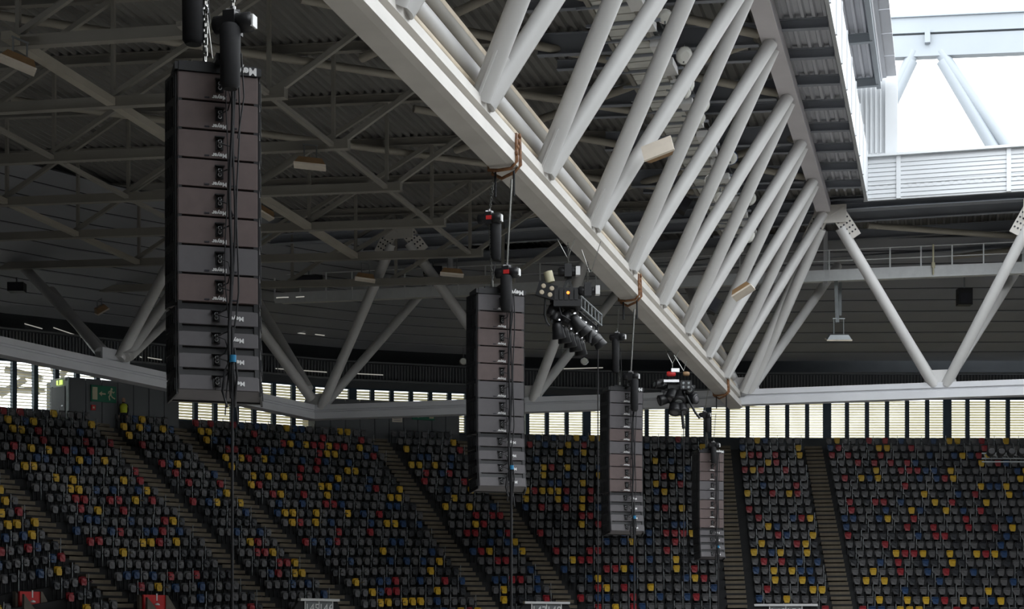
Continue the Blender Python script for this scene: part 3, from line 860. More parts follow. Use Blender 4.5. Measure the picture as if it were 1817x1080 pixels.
def line_array(u_c, v_top, ppm, label, tones):
    d = F / ppm
    base = P(u_c, v_top, d)
    r = thing('line_array', label, 'loudspeaker', base)
    o = base.copy()
    mb = MB()                                                            # fly frame on top
    mb.box(o + AY * .28 + Z * .06, AX * .62, AY * .30, Z * .055)
    mb.box(o - AY * .015 + Z * .06, AX * .565, AY * .02, Z * .068)
    mb.box(o + AY * .25 + Z * .16, AX * .06, AY * .5, Z * .05)
    mb.box(o + AY * .2 + Z * .16 - AX * .1, AX * .25, AY * .04, Z * .045)
    ff = part(mb, 'fly_frame', 'black', r)
    mb = MB(); text_into(mb, 'Meyer', .15, o + AX * .36 - AY * .04 + Z * .06, -AX, -Z, .003, bold=.005); part(mb, 'logo', 'white_paint', ff)
    conn = []
    tilts = [math.radians(t) for t in (-1.0, -1, -.8, -.5, 0, .5, 1.0, 1.5)] + [math.radians(t) for t in (3, 5.5, 8, 11)]
    for k in range(12):
        big = k < 8
        if k == 8: o = o + Z * -.01
        n_o, zt, yt = cabinet_parts(r, o, tilts[k], big, tones[k], k)
        conn.append(o + AX * (.02 if big else -.035) - yt * .10 - zt * (.2 if big else .17))
        o = n_o
    # jumper loops between the connectors
    mb = MB()
    for k, (a, b) in enumerate(zip(conn, conn[1:])):
        if k % 2 == 0 or k > 5:
            s = .14 + .03 * ((k * 7) % 3)
            mb.path([a, a + AX * s * .8 - AY * .05 - Z * .05, a.lerp(b, .5) + AX * s - AY * .05, b + AX * s * .75 + Z * .06 - AY * .04, b], .011, 6)
    part(mb, 'jumper_cable', 'rubber', r)
    # main cables down the back
    top = base + AX * .17 - AY * .1 + Z * .1
    for q, (dx, rr) in enumerate(((0, .026), (.045, .018), (-.06, .010), (.10, .014))):
        pts = []
        n = 16
        for j in range(n + 1):
            t = j / n
            z = base.z - t * (base.z - o.z + .12 + .12 * q)
            pull = max(0, t - .75) * .55
            p = Vector((top.x, top.y, z)) + AX * (dx * (1 - .8 * max(0, 1 - abs(t - .8) * 6) ) + .02 * math.sin(t * 13 + q * 2) - .03 * t) - AY * (.08 + pull)
            pts.append(p)
        mb = MB(); mb.path(pts, rr, 6); part(mb, 'signal_cable', 'rubber', r)
    mb = MB()
    e = Vector((top.x, top.y, o.z)) - AY * .22
    mb.path([e + Z * .5 - AX * .02, e + Z * .28 - AX * .11, e - Z * .02 - AX * .15, e - Z * .24 - AX * .08, e - Z * .2 + AX * .02, e + Z * .2 + AX * .06, e + Z * .6 + AX * .02], .018, 8)
    part(mb, 'cable_loop', 'rubber', r)
    mb = MB(); mb.tube(e + Z * .50, e + Z * .40, .05, 8)
    part(mb, 'cable_tie', 'blue_tape', r)
    # long drop cable to the ground below
    mb = MB(); b = e + AX * -.01
    mb.path([b + Z * .9, b - Z * 2, b - Z * 9], .022 if ppm > 100 else .03, 6)
    part(mb, 'drop_cable', 'rubber', r)
    return base, o
TA = [1, 1, 1, 1, 1, 1, 0, 1, 0, 0, 0, 0]
TB = [0, 1, 1, 1, 1, 0, 0, 0, 0, 0, 0, 0]
TC = [0, 0, 0, 1, 0, 1, 1, 1, 0, 0, 0, 0]
TD = [1, 1, 1, 0, 0, 1, 1, 1, 0, 0, 0, 0]
arrays = [line_array(387, 130, 123, 'largest black and brown line array loudspeaker hanging at the left', TA),
          line_array(889, 522, 74.3, 'second line array loudspeaker hanging under the main truss near the centre', TB),
          line_array(1111, 693, 54.2, 'third line array loudspeaker hanging before the stand right of the centre', TC),
          line_array(1263, 803, 40.2, 'smallest line array loudspeaker hanging farthest away before a stairway', TD)]

# ------------------------------------------------------------------ chain hoists
def hoist(p, top, s, label, bag_off, bag_len, motor_dir=None, hook_low=None, red=False, rod=False):
    """p = motor centre, top = point the chain rises to, bag below"""
    r = thing('chain_hoist', label, 'hoist', p)
    md = motor_dir or (AX * .84 - AY * .54).normalized()
    q = md.cross(Z).normalized()
    mb = MB()
    mb.lathe(p - md * (.30 * s), md, [(0, .08 * s), (.03 * s, .125 * s), (.22 * s, .13 * s), (.24 * s, .11 * s), (.36 * s, .11 * s), (.38 * s, .14 * s), (.58 * s, .14 * s), (.62 * s, .10 * s)], 14)
    mb.box(p, md * (.09 * s), q * (.15 * s), Z * (.15 * s))
    part(mb, 'motor_body', 'black', r)
    mb = MB(); mb.box(p + md * (.325 * s) - q * .0, md * (.02 * s), q * (.075 * s), Z * (.085 * s))
    part(mb, 'end_plate', 'white_paint', r, label='pale label plate')
    if red:
        mb = MB(); mb.box(p + md * (.03 * s), md * (.07 * s), q * (.16 * s), Z * (.05 * s)); part(mb, 'name_plate', 'red', r, label='red plate')
    bp = p + bag_off
    mb = MB(); mb.lathe(bp, -Z, [(0, .11 * s), (.06, .15 * s), (bag_len * .5, .145 * s), (bag_len - .06, .14 * s), (bag_len, .10 * s)], 14); part(mb, 'chain_bag', 'black_cloth', r)
    mb = MB()
    if rod: mb.tube(p + Z * (.1 * s), top, .028, 8)
    else: mb.chain(p + Z * (.1 * s), top, .085 * s, .03 * s)
    part(mb, 'load_chain', 'chain', r)
    mb = MB(); mb.tube(p + Z * (.12 * s), p + Z * (.24 * s), .045 * s, 8); mb.box(p + Z * (.18 * s), AX * (.10 * s), AY * (.03 * s), Z * (.02 * s)); part(mb, 'hook', 'chrome', r)
    if hook_low is not None:
        mb = MB(); mb.chain(p - Z * (.1 * s) , hook_low, .085 * s, .03 * s); mb.tube(hook_low, hook_low - Z * (.16 * s), .04 * s, 8); part(mb, 'lower_chain', 'chain', r)
    mb = MB(); a = p - Z * (.12 * s) - q * .05
    mb.path([a, a + AX * .1 - Z * .3, a + AX * .14 - Z * .9, a + AX * .05 - Z * 1.5], .012, 6); part(mb, 'control_cable', 'rubber', r)
    return r
dA = F / 123.
pm = P(413, 42, dA - .25)
hoist(pm, P(414, -190, dA - .25), 1.0, 'black chain hoist with chain bag right over the largest array', Vector((0, 0, 0)) - Z * .05 - AX * .05 - AY * .10, .92)
hoist(P(352, -92, dA + .35), P(355, -190, dA + .35), 1.15, 'upper black chain hoist and bag over the left of the largest array, cut by frame', AX * -.07, 1.42)
mb = MB(); a = P(365, -60, dA + .3); b = P(364, 108, dA + .3)
mb.chain(a, b, .10, .034); mb.tube(P(364, 85, dA + .3), P(364, 93, dA + .3), .04, 8)
r = single(mb, 'sling_chain', 'chain', 'steel chain sling dropping to the top of the largest array', 'chain')
mb = MB(); pth = [P(364 + 4.5 * math.sin(t / 10 * 2 * math.pi), 18 - 10 * math.cos(t / 10 * 2 * math.pi), dA + .28) for t in range(11)]; mb.path(pth, .014, 6); part(mb, 'shackle', 'chrome', r)
mb = MB(); mb.tube(P(367, 20, dA + .3), P(377, 104, dA + .2), .007, 6)
single(mb, 'safety_wire', 'chain', 'thin safety wire beside the chain sling over the largest array', 'wire')
dB = F / 74.3
hoist(P(868, 388, dB + .3), P(875, 322, dB + .3), .95, 'upper chain hoist with red label over the second array', AX * .16 - Z * .06, .92, hook_low=P(873, 498, dB + .3), red=True)
hoist(P(899, 484, dB - .25), P(908, 318, dB - .25), .95, 'lower chain hoist with red plate and bag at the top of the second array', -Z * .08 - AX * .04 - AY * .1, .86, red=True, rod=True)
dC = F / 54.2
hoist(P(1095, 598, dC + .3), P(1098, 545, dC + .3), .85, 'upper chain hoist over the third array', -Z * .05 - AX * .05, 1.12, hook_low=P(1099, 678, dC + .3))
hoist(P(1119, 668, dC - .25), P(1126, 548, dC - .25), .85, 'lower chain hoist and bag at the top of the third array', -Z * .08 + AX * .10 - AY * .1, 1.05, rod=True)
dD = F / 40.2
hoist(P(1250, 736, dD + .3), P(1257, 690, dD + .3), .85, 'upper chain hoist over the smallest array', -Z * .05 + AX * .15, .72, hook_low=P(1256, 786, dD + .3))
hoist(P(1266, 790, dD - .25), P(1270, 735, dD - .25), .85, 'lower chain hoist and bag at the top of the smallest array', -Z * .08 - AX * .04 - AY * .1, .72)
# slings round the chord
def strap(y, label):
    r = thing('chain_sling', label, 'sling', W(-10.5, y, 11.0))
    mb = MB()
    for dy, e in ((0, 0), (.35, .10)):
        lo = [W(-10.78, y + dy, 11.3), W(-10.75, y + dy - .05, 11.12), W(-10.5, y + dy - .1, 11.08 - e), W(-10.2, y + dy - .05, 11.12), W(-10.06, y + dy, 11.3), W(-10.1, y + dy + .1, 11.75), W(-10.12, y + dy + .15, 12.0)]
        mb.path(lo, .042, 8)
    part(mb, 'sling_strap', 'rust_strap', r)
    mb = MB()
    for j in range(4): mb.lathe(W(-10.1, y + .1 * j, 11.5 + .16 * j), X1, [(0, .06), (.05, .07), (.07, .03)], 8)
    part(mb, 'shackle', 'rust_strap', r)
    mb = MB()
    for dx in (-10.62, -10.16): mb.tube(W(dx, y + .1, 11.1), W(dx, y + .1, 10.5), .028, 8)
    part(mb, 'hanging_strap', 'black_cloth', r)
    return r
for u, lab in ((900, 'rusty brown sling wrapped around the main truss chord above the second array'), (1122, 'rusty brown sling wrapped around the main truss chord above the third array'), (1283, 'tan sling wrapped around the far end of the main truss chord')):
    t = (u - U0) / F; d = -10.3 / (t * CT - ST)
    strap(d * (CT + t * ST), lab)

# extra drop cables
for n_, (u, v0, d, lab) in enumerate([(1061, 560, 50, 'thin black cable dropping from the lighting rig left of the third array'), (1213, 755, 66, 'thin black cable dropping from the far lighting rig to the seats')]):
    mb = MB(); mb.path([P(u, v0, d), P(u, 900, d), P(u, 1200, d)], .018, 6)
    single(mb, 'drop_cable', 'rubber', lab, 'cable')

# ------------------------------------------------------------------ lighting rigs
def rig(label, d, U, V, k, wires):
    """k = pixel scale against the nearer rig; U,V reference pixel"""
    def L(u, v, e=0.0): return P(U + u * k, V + v * k, d + e)
    r = thing('lighting_rig', label, 'lighting rig', L(0, 60))
    for (a, b) in ((0, -36), (35, -2)):                   # two hoists
        mb = MB(); m0 = L(a, b); mb.lathe(m0 - CR * .28, CR, [(0, .08), (.05, .13), (.25, .13), (.27, .10), (.33, .10), (.35, .12), (.5, .12), (.53, .08)], 10); mb.box(m0 + Z * .02, CR * .10, CF * .16, Z * .18); part(mb, 'hoist_motor', 'black', r)
        mb = MB(); mb.box(m0 + CR * .27 - CF * .05, CR * .06, CF * .13, Z * .12); part(mb, 'label_plate', 'white_paint', r)
        mb = MB(); mb.chain(m0 + Z * .15, m0 + Z * .8, .09, .03); part(mb, 'chain', 'chain', r)
    for (a, b, c, e) in wires:
        mb = MB(); mb.tube(L(a, b), L(c, e), .012, 6); part(mb, 'wire_bridle', 'chain', r)
    # black triangular hanger and dimmer case
    mb = MB(); mb.beam(L(-14, 10), L(0, -25), .06, .06); mb.beam(L(14, 10), L(0, -25), .06, .06); mb.beam(L(-16, 10), L(16, 10), .08, .08); part(mb, 'hanger', 'black', r)
    mb = MB(); c = L(-4, 8, .2); mb.box(c, CR * .34, CF * .25, Z * .20)
    for q in range(5): mb.box(c - CR * (.28 - .14 * q) - CF * .28, CR * .05, CF * .04, Z * .15)
    mb.box(L(-2, 22, .2), CR * .38, CF * .3, Z * .10); part(mb, 'dimmer_case', 'black', r)
    mb = MB(); mb.lathe(L(0, 1, -.12), -CF, [(0, .045), (.03, .035)], 8); part(mb, 'indicator', 'orange_lamp', r)
    # ladder frame running along the truss direction
    a0 = L(17, 2); a1 = a0 + Y1 * 3.3; lo = Z * -.32
    mb = MB(); mb.tube(a0, a1, .028, 8); mb.tube(a0 + lo, a1 + lo, .028, 8)
    for q in range(8):
        p = a0.lerp(a1, q / 7); mb.tube(p, p + lo, .018, 6)
    part(mb, 'ladder_frame', 'rail_steel', r)
    mb = MB(); mb.tube(a0 - CR * .6 + lo, a1 - CR * .45 + lo, .03, 8); mb.tube(a0 - CR * .15 + lo * 1.1, a1 - CR * .15 + lo * 1.1, .03, 8)
    for q in range(5):
        p = a0.lerp(a1, q / 4); mb.beam(p + lo, p - CR * .65 + lo, .04, .04)
    part(mb, 'pipe_frame', 'black', r)
    for row in range(2):                                  # par cans
        for q in range(5):
            c = a0.lerp(a1, .05 + .22 * q) + lo * 1.9 - CR * (.62 - .42 * row) - Z * (.28 - .18 * row)
            ax = Vector((.10, .25, -1)) if row == 0 else Vector((.5, .3, -.8))
            mb = MB(); mb.lathe(c + Z * .12, ax, [(0, .07), (.04, .13), (.14, .16), (.30, .17), (.44, .20), (.47, .19), (.47, .12)], 12)
            pc = part(mb, 'par_lamp', 'black', r)
            mb = MB(); mb.lathe(c + Z * .16 - CF * .10 + CR * .05, Vector((0, -.6, .8)), [(0, .07), (.035, .05), (.045, .02)], 8); part(mb, 'rim', 'chrome', pc)
            mb = MB(); mb.beam(c + Z * .1 + CR * .15, c + Z * .45 + CR * .02, .03, .05); mb.beam(c + Z * .1 - CR * .15, c + Z * .45 - CR * .02, .03, .05); part(mb, 'yoke', 'black', pc)
    # four-cell blinder and tube at the left
    mb = MB(); c = L(-38, -2); q_ = Matrix.Rotation(.3, 3, 'Y'); ex, ez = q_ @ CR, q_ @ Z
    mb.box(c, ex * .27, CF * .10, ez * .20); part(mb, 'blinder', 'black', r)
    bl = r.children[-1]
    mb = MB()
    for x_ in (-1, 1):
        for z_ in (-1, 1): mb.lathe(c + ex * (.12 * x_) + ez * (.09 * z_) - CF * .10, -CF, [(0, .07), (.02, .05)], 10)
    part(mb, 'blinder_cell', 'tan_steel', bl)
    mb = MB(); mb.tube(L(-31, -17), L(-36, -36), .13, 10); part(mb, 'spot_barrel', 'cream_sign', r)
    for (a, b) in ((-16, 30), (-22, 22), (2, 34)):        # fixtures packed under the case
        mb = MB(); c = L(a, b, .3); mb.lathe(c, Vector((-.3, -.4, -1)), [(0, .10), (.1, .16), (.3, .17), (.4, .13)], 10); mb.box(c + Z * .15, CR * .16, CF * .12, Z * .12); part(mb, 'moving_head', 'black', r)
    mb = MB(); mb.path([L(-40, 4), L(-42, 40), L(-38, 52), L(-33, 60)], .03, 6); mb.path([L(40, 66, 1), L(38, 90, 1)], .05, 6); mb.path([L(-20, 12), L(-12, 40), L(4, 50)], .025, 6); part(mb, 'hanging_cable', 'rubber', r)
    return r, L
rig('black lighting rig of par lamps hanging from the main truss left of the third array', 47, 1008, 518, 1.0,
    [(-20, -95, -2, -62), (12, -95, 0, -60), (24, -75, 38, -35), (58, -90, 41, -35)])
r2 = thing('lighting_rig', 'small black cluster of stage lamps with red hoist before the ring beam', 'lighting rig', P(1200, 720, 66))
def Q(u, v, e=0.0): return P(u, v, 66 + e)
mb = MB(); mb.beam(Q(1165, 684), Q(1232, 686, 1.5), .12, .12); mb.beam(Q(1172, 694), Q(1236, 697, 1.5), .08, .08); mb.beam(Q(1176, 684), Q(1194, 672), .05, .05); mb.beam(Q(1212, 684), Q(1194, 672), .05, .05); part(mb, 'pipe_frame', 'black', r2)
mb = MB(); mb.lathe(Q(1183, 663), CR, [(0, .07), (.05, .1), (.3, .1), (.35, .06)], 8); part(mb, 'hoist_motor', 'red', r2, label='red hoist')
mb = MB(); mb.box(Q(1198, 657), CR * .16, CF * .1, Z * .07); mb.box(Q(1191, 676), CR * .3, CF * .1, Z * .05); part(mb, 'end_plate', 'chrome', r2)
mb = MB(); mb.lathe(Q(1212, 663), CR, [(0, .06), (.05, .09), (.2, .09), (.25, .05)], 8); part(mb, 'hoist_motor', 'orange_lamp' if False else 'lamp_brown', r2)
for a in ((1180, 620, 1193, 645), (1205, 622, 1193, 645), (1193, 645, 1193, 656), (1196, 630, 1213, 658), (1218, 640, 1213, 658)):
    mb = MB(); mb.tube(Q(a[0], a[1]), Q(a[2], a[3]), .02, 6); part(mb, 'wire_bridle', 'chain', r2)
for n_, (u, v, ax, R) in enumerate([(1172, 683, (-.8, -.6, .1), .17), (1180, 708, (-.9, -.5, -.3), .2), (1192, 700, (-.2, -.6, -.9), .24), (1204, 704, (.1, -.6, -.9), .26), (1198, 722, (0, -.5, -1), .25), (1210, 722, (.2, -.5, -1), .22), (1222, 690, (.3, -.9, -.2), .17), (1226, 708, (1, -.5, -.05), .19)]):
    c = Q(u, v, .2); axv = Vector(ax).normalized()
    mb = MB(); mb.lathe(c - axv * .25, axv, [(0, R * .5), (.08, R * .9), (.3, R), (.42, R * 1.05), (.5, R * 1.1), (.52, R * .8)], 12); mb.box(c - axv * .1 + Z * R, CR * R * .8, CF * R * .5, Z * R * .4)
    pc = part(mb, 'moving_head', 'black', r2)
    mb = MB(); mb.lathe(c + axv * .26, axv, [(0, R * .7), (.03, R * .4)], 10); part(mb, 'lens', 'cabinet_grey' if n_ % 3 else 'rail_steel', pc)
mb = MB(); mb.box(Q(1217, 683, -.2), CR * .22, CF * .08, Z * .17); part(mb, 'blinder', 'black', r2); bl = r2.children[-1]
mb = MB()
for a in (-1, 1):
    for b in (-1, 1): mb.lathe(Q(1217, 683, -.28) + CR * .1 * a + Z * .08 * b, -CF, [(0, .06), (.02, .04)], 8)
part(mb, 'blinder_cell', 'rail_steel', bl)
mb = MB(); mb.path([Q(1218, 702), Q(1234, 732), Q(1242, 742)], .05, 6); mb.path([Q(1210, 730), Q(1213, 760)], .06, 6); part(mb, 'hanging_cable', 'rubber', r2)
# third rig entering at the right edge
r3 = thing('lighting_rig', 'dark low lighting bar with glinting lamps cut by the right edge', 'lighting rig', P(1780, 805, 84))
def Q3(u, v, e=0.0): return P(u, v, 84 + e)
mb = MB()
for v in (804, 813, 819): mb.tube(Q3(1742, v), Q3(1900, v), .04, 6)
for q in range(16): mb.tube(Q3(1745 + 10 * q, 804), Q3(1750 + 10 * q, 813), .025, 6)
part(mb, 'pipe_frame', 'rail_steel', r3)
for q in range(8):
    u = 1756 + 18 * q
    mb = MB(); mb.lathe(Q3(u, 806), Vector((.2, -.8, .3)), [(0, .1), (.1, .2), (.3, .22), (.4, .16)], 10); pc = part(mb, 'moving_head', 'black', r3)
    mb = MB(); mb.box(Q3(u + 3, 797, -.3), CR * .13, CF * .04, Z * .035); mb.box(Q3(u + 6, 807, -.3), CR * .16, CF * .04, Z * .03); part(mb, 'bracket', 'chrome', pc)
mb = MB(); mb.tube(Q3(1830, 804), Q3(1830, 650), .02, 6); part(mb, 'wire', 'chain', r3)

# ================================================================== CONCOURSE BLOCKS
def block(name, label, u0, u1, v_top, front_r=-.15, depth=2.2):
    i0, i1 = idx_u(u0, front_r), idx_u(u1, front_r)      # i1 < i0 : to the right
    a, b = cv(i0, front_r, 0), cv(i1, front_r, 0)
    t = (b - a).normalized(); n = Vector((-t.y, t.x, 0))
    if n.dot(CF) < 0: n = -n
    d = pix(a)[2]; h = (VH - v_top) * d / F + CAMZ
    zb_ = min(a.z, b.z) + H0
    r = thing(name, label, 'cabin', Vector((((a + b) / 2).x, ((a + b) / 2).y, zb_)))
    L_ = (b - a).length; mid = (a + b) / 2; hz = (h - zb_) / 2
    mb = MB(); mb.box(Vector((mid.x, mid.y, zb_ + hz)) + n * (depth / 2 + .04), t * (L_ / 2), n * (depth / 2), Z * hz); part(mb, 'body', 'block_grey', r)
    npn = max(3, int(round(L_ / 1.0)))
    for k in range(npn):
        c = Vector((a.x, a.y, zb_ + hz)) + t * (L_ * (k + .5) / npn)
        mb = MB(); mb.box(c, t * (L_ / npn / 2 - .02), n * .03, Z * (hz - .02)); part(mb, 'panel', 'block_grey', r)
    return r, a, b, t, n, zb_, h
r, a, b, t, n, zb_, h = block('concourse_cabin', 'grey panelled cabin with exit sign behind the top row at the left', 121, 318, 668, .55)
# side of the cabin with the door
da = pix(a)[2]
e = a + nout(idx_u(121)) * 1.72
sd = (e - a); sd.z = 0; sL = sd.length; sd.normalize(); sn = Vector((-sd.y, sd.x, 0))
if sn.dot(CF) > 0: sn = -sn
mb = MB(); mb.box(Vector((a.x, a.y, (zb_ + h) / 2)) + sd * sL / 2 - sn * .0, sd * sL / 2, sn * .05, Z * (h - zb_) / 2); part(mb, 'side_wall', 'door_grey', r)
mb = MB(); mb.box(Vector((a.x, a.y, zb_ + 1.1)) + sd * sL * .52 + sn * .07, sd * sL * .36, sn * .03, Z * 1.1); mb.box(Vector((a.x, a.y, zb_ + 1.1)) + sd * sL * .90 + sn * .07, sd * sL * .05, sn * .035, Z * 1.15)
dr = part(mb, 'door', 'block_grey', r)
mb = MB(); mb.box(Vector((a.x, a.y, zb_ + 1.15)) + sd * sL * .25 + sn * .13, sd * .08, sn * .03, Z * .03); part(mb, 'door_handle', 'chrome', dr)
mb = MB(); mb.box(Vector((a.x, a.y, zb_ + 2.42)) + sd * sL * .45 + sn * .10, sd * .24, sn * .04, Z * .12)
ex = single(mb, 'exit_lamp', 'exit_glow', 'small lit yellow green exit lamp above the cabin door', 'lamp')
mb = MB(); mb.box(Vector((a.x, a.y, zb_ + 2.42)) + sd * sL * .45 + sn * .15, sd * .03, sn * .01, Z * .12); part(mb, 'frame_bar', 'green_sign', ex)
mb = MB(); mb.lathe(Vector((a.x, a.y, zb_ + 2.55)) + sd * sL * .12 + sn * .05, sn, [(0, .09), (.08, .09), (.1, .05)], 10)
single(mb, 'bulkhead_lamp', 'white_paint', 'small pale round lamp beside the exit lamp on the cabin', 'lamp')

def running_man(mb, o, ax, az, s, flip=1):
    """figure of an exit sign; s = height"""
    def q(x, z): return o + ax * (x * s * flip) + az * (z * s)
    nn = ax.cross(az).normalized()
    def bar(p0, p1, w):
        p0, p1 = q(*p0), q(*p1); d = (p1 - p0).normalized(); m = d.cross(nn)
        mb.box((p0 + p1) / 2, d * ((p1 - p0).length / 2 + w * s * .3), m * (w * s / 2), nn * .008)
    vs = [q(.07 + .085 * math.cos(k * math.pi / 5), .40 + .085 * math.sin(k * math.pi / 5)) for k in range(10)]
    mb.add([v + nn * .008 for v in vs] + [v - nn * .008 for v in vs], [tuple(range(10)), tuple(range(19, 9, -1))])
    bar((.02, .26), (-.04, -.02), .17)
    bar((.05, .27), (-.18, .20), .07); bar((-.18, .20), (-.22, .06), .07)
    bar((.05, .25), (.20, .12), .07); bar((.20, .12), (.30, .20), .07)
    bar((-.05, -.05), (-.17, -.18), .09); bar((-.17, -.18), (-.10, -.42), .09)
    bar((0, -.05), (.13, -.22), .09); bar((.13, -.22), (.34, -.30), .09)
def exit_sign(c, ax, nn, w, h, label, flip):
    az = Z
    mb = MB(); mb.box(c, ax * (w / 2), nn * .03, az * (h / 2)); s = single(mb, 'exit_sign', 'green_sign', label, 'sign')
    f = c - nn * .04
    mb = MB(); mb.box(f - ax * (w * .36 * flip), ax * (w * .10), nn * .008, az * (h * .38)); part(mb, 'door_symbol', 'cream_sign', s)
    mb = MB(); mb.box(f - ax * (w * .02 * flip), ax * (w * .09), nn * .008, az * (h * .045))
    tip = f - ax * (w * .20 * flip); bk = f - ax * (w * .08 * flip)
    mb.add([tip - nn * .009, bk + az * h * .16 - nn * .009, bk - az * h * .16 - nn * .009, tip + nn * .008, bk + az * h * .16 + nn * .008, bk - az * h * .16 + nn * .008], [(0, 1, 2), (5, 4, 3), (0, 3, 4, 1), (1, 4, 5, 2), (2, 5, 3, 0)])
    part(mb, 'arrow', 'cream_sign', s)
    mb = MB(); running_man(mb, f + ax * (w * .28 * flip), ax, az, h * .82, flip); part(mb, 'running_figure', 'cream_sign', s)
    return s
dpx = pix((a + b) / 2)[2]
def onblock(u, v, a, t, n, off=.05):
    # point on the cabin front plane at pixel u, v
    k = (u - U0) / F; rx, ry = k * CT - ST, k * ST + CT
    det = rx * (-t.y) + t.x * ry
    d = (a.x * (-t.y) + t.x * a.y) / det
    return P(u, v, d) - n * off
c = onblock(182, 699, a, t, n, .09)
exit_sign(c, t, n, 1.55, .88, 'green exit sign with running figure and left arrow on the left cabin', 1)
c = onblock(164, 723, a, t, n, .07)
mb = MB(); mb.box(c, t * .13, n * .05, Z * .14); s = single(mb, 'fire_call_box', 'red', 'small red fire call box under the left exit sign', 'box')
mb = MB(); mb.box(c - n * .055, t * .05, n * .006, Z * .05); part(mb, 'button_plate', 'cream_sign', s)
st_a, st_t, st_n, st_z = a, t, n, zb_
r, a, b, t, n, zb_, h = block('concourse_cabin', 'grey panelled cabin behind the top row left of the second array', 562, 814, 705)
c = onblock(750, 741, a, t, n, .09)
exit_sign(c + Z * .28, t, n, 1.5, .85, 'green exit sign half hidden by the ring beam on the middle cabin', -1)
c = onblock(704, 743, a, t, n, .06)
mb = MB(); mb.box(c, t * .33, n * .02, Z * .20); s = single(mb, 'notice_board', 'lamp_cream', 'blank pale notice on the middle cabin beside the green sign', 'notice')
mb = MB()
for k in range(3): mb.box(c - n * .024 + Z * (.10 - .1 * k), t * .25, n * .003, Z * .012)
part(mb, 'print_line', 'sign_grey', s)

# ------------------------------------------------------------------ steward in a yellow vest
sp = onblock(211, 720, st_a, st_t, st_n, .45); sp.z = st_z + .02
def skin_mesh(name, pts, edges, radii, org, m):
    me = bpy.data.meshes.new(name); me.from_pydata([tuple(Vector(p)) for p in pts], edges, [])
    ob = bpy.data.objects.new(name, me); COL.objects.link(ob)
    md = ob.modifiers.new('skin', 'SKIN'); sv = me.skin_vertices[0].data
    for k, q in enumerate(radii): sv[k].radius = (q, q) if not isinstance(q, tuple) else q
    sv[0].use_root = True
    ob.modifiers.new('sub', 'SUBSURF').levels = 1
    dg = bpy.context.evaluated_depsgraph_get()
    nm = bpy.data.meshes.new_from_object(ob.evaluated_get(dg)); nm.materials.clear(); nm.materials.append(MATS[m])
    for p in nm.polygons: p.use_smooth = True
    bpy.data.objects.remove(ob)
    o = bpy.data.objects.new(name, nm); return o
person = thing('person', 'person in a yellow high visibility vest standing below the left exit sign', 'person', sp)
pts = [(0, 0, .95), (0, 0, 1.15), (0, .01, 1.38), (0, 0, 1.50), (0, -.02, 1.60), (0, -.01, 1.74),
       (-.19, .0, 1.40), (-.25, .02, 1.12), (-.22, -.12, .90), (-.21, -.16, .82), (.19, 0, 1.40), (.25, .02, 1.12), (.22, -.10, .88), (.21, -.14, .80),
       (-.10, 0, .88), (-.11, -.02, .50), (-.11, .02, .10), (-.12, -.12, .05), (.10, 0, .88), (.11, -.02, .50), (.12, .02, .10), (.13, -.12, .05)]
edges = [(0, 1), (1, 2), (2, 3), (3, 4), (4, 5), (2, 6), (6, 7), (7, 8), (8, 9), (2, 10), (10, 11), (11, 12), (12, 13), (0, 14), (14, 15), (15, 16), (16, 17), (0, 18), (18, 19), (19, 20), (20, 21)]
rad = [.15, .14, .16, .055, .09, .085, .07, .05, .04, .035, .07, .05, .04, .035, .095, .065, .05, .045, .095, .065, .05, .045]
bd = skin_mesh('body', pts, edges, rad, sp, 'cloth_dark'); link(bd, person); ORG[bd] = sp
mb = MB(); mb.lathe(sp + Z * .98, Z, [(0, .19), (.15, .20), (.32, .225), (.45, .20), (.50, .10)], 12); part(mb, 'safety_vest', 'vest', person, label='yellow high visibility vest')
mb = MB(); mb.lathe(sp + Z * 1.54 - CF * .015, Z, [(0, .05), (.04, .085), (.12, .10), (.20, .09), (.25, .04)], 12); hd = part(mb, 'head', 'skin', person)
mb = MB(); mb.lathe(sp + Z * 1.66 + CF * .01, Z, [(0, .107), (.06, .105), (.12, .06), (.14, .02)], 12); part(mb, 'hair', 'black', hd)
mb = MB(); mb.box(sp + Z * 1.64 - CF * .115, CR * .014, CF * .02, Z * .025); part(mb, 'nose', 'skin', hd)
for s in (-1, 1):
    mb = MB(); q = sp + CR * (.215 * s) + Z * .80 - CF * .15
    mb.box(q, CR * .018, CF * .03, Z * .045)
    for k in range(4): mb.tube(q + Z * -.04 + CF * (-.025 + .016 * k), q + Z * (-.115 + .01 * abs(k - 1.5)) + CF * (-.03 + .016 * k) - CR * (.012 * s), .009, 6)
    mb.tube(q - CF * .03, q - CF * .06 - Z * .05, .01, 6)
    part(mb, 'hand', 'skin', person)
# give the person the camera-facing turn
bd.rotation_euler = (0, 0, TH)

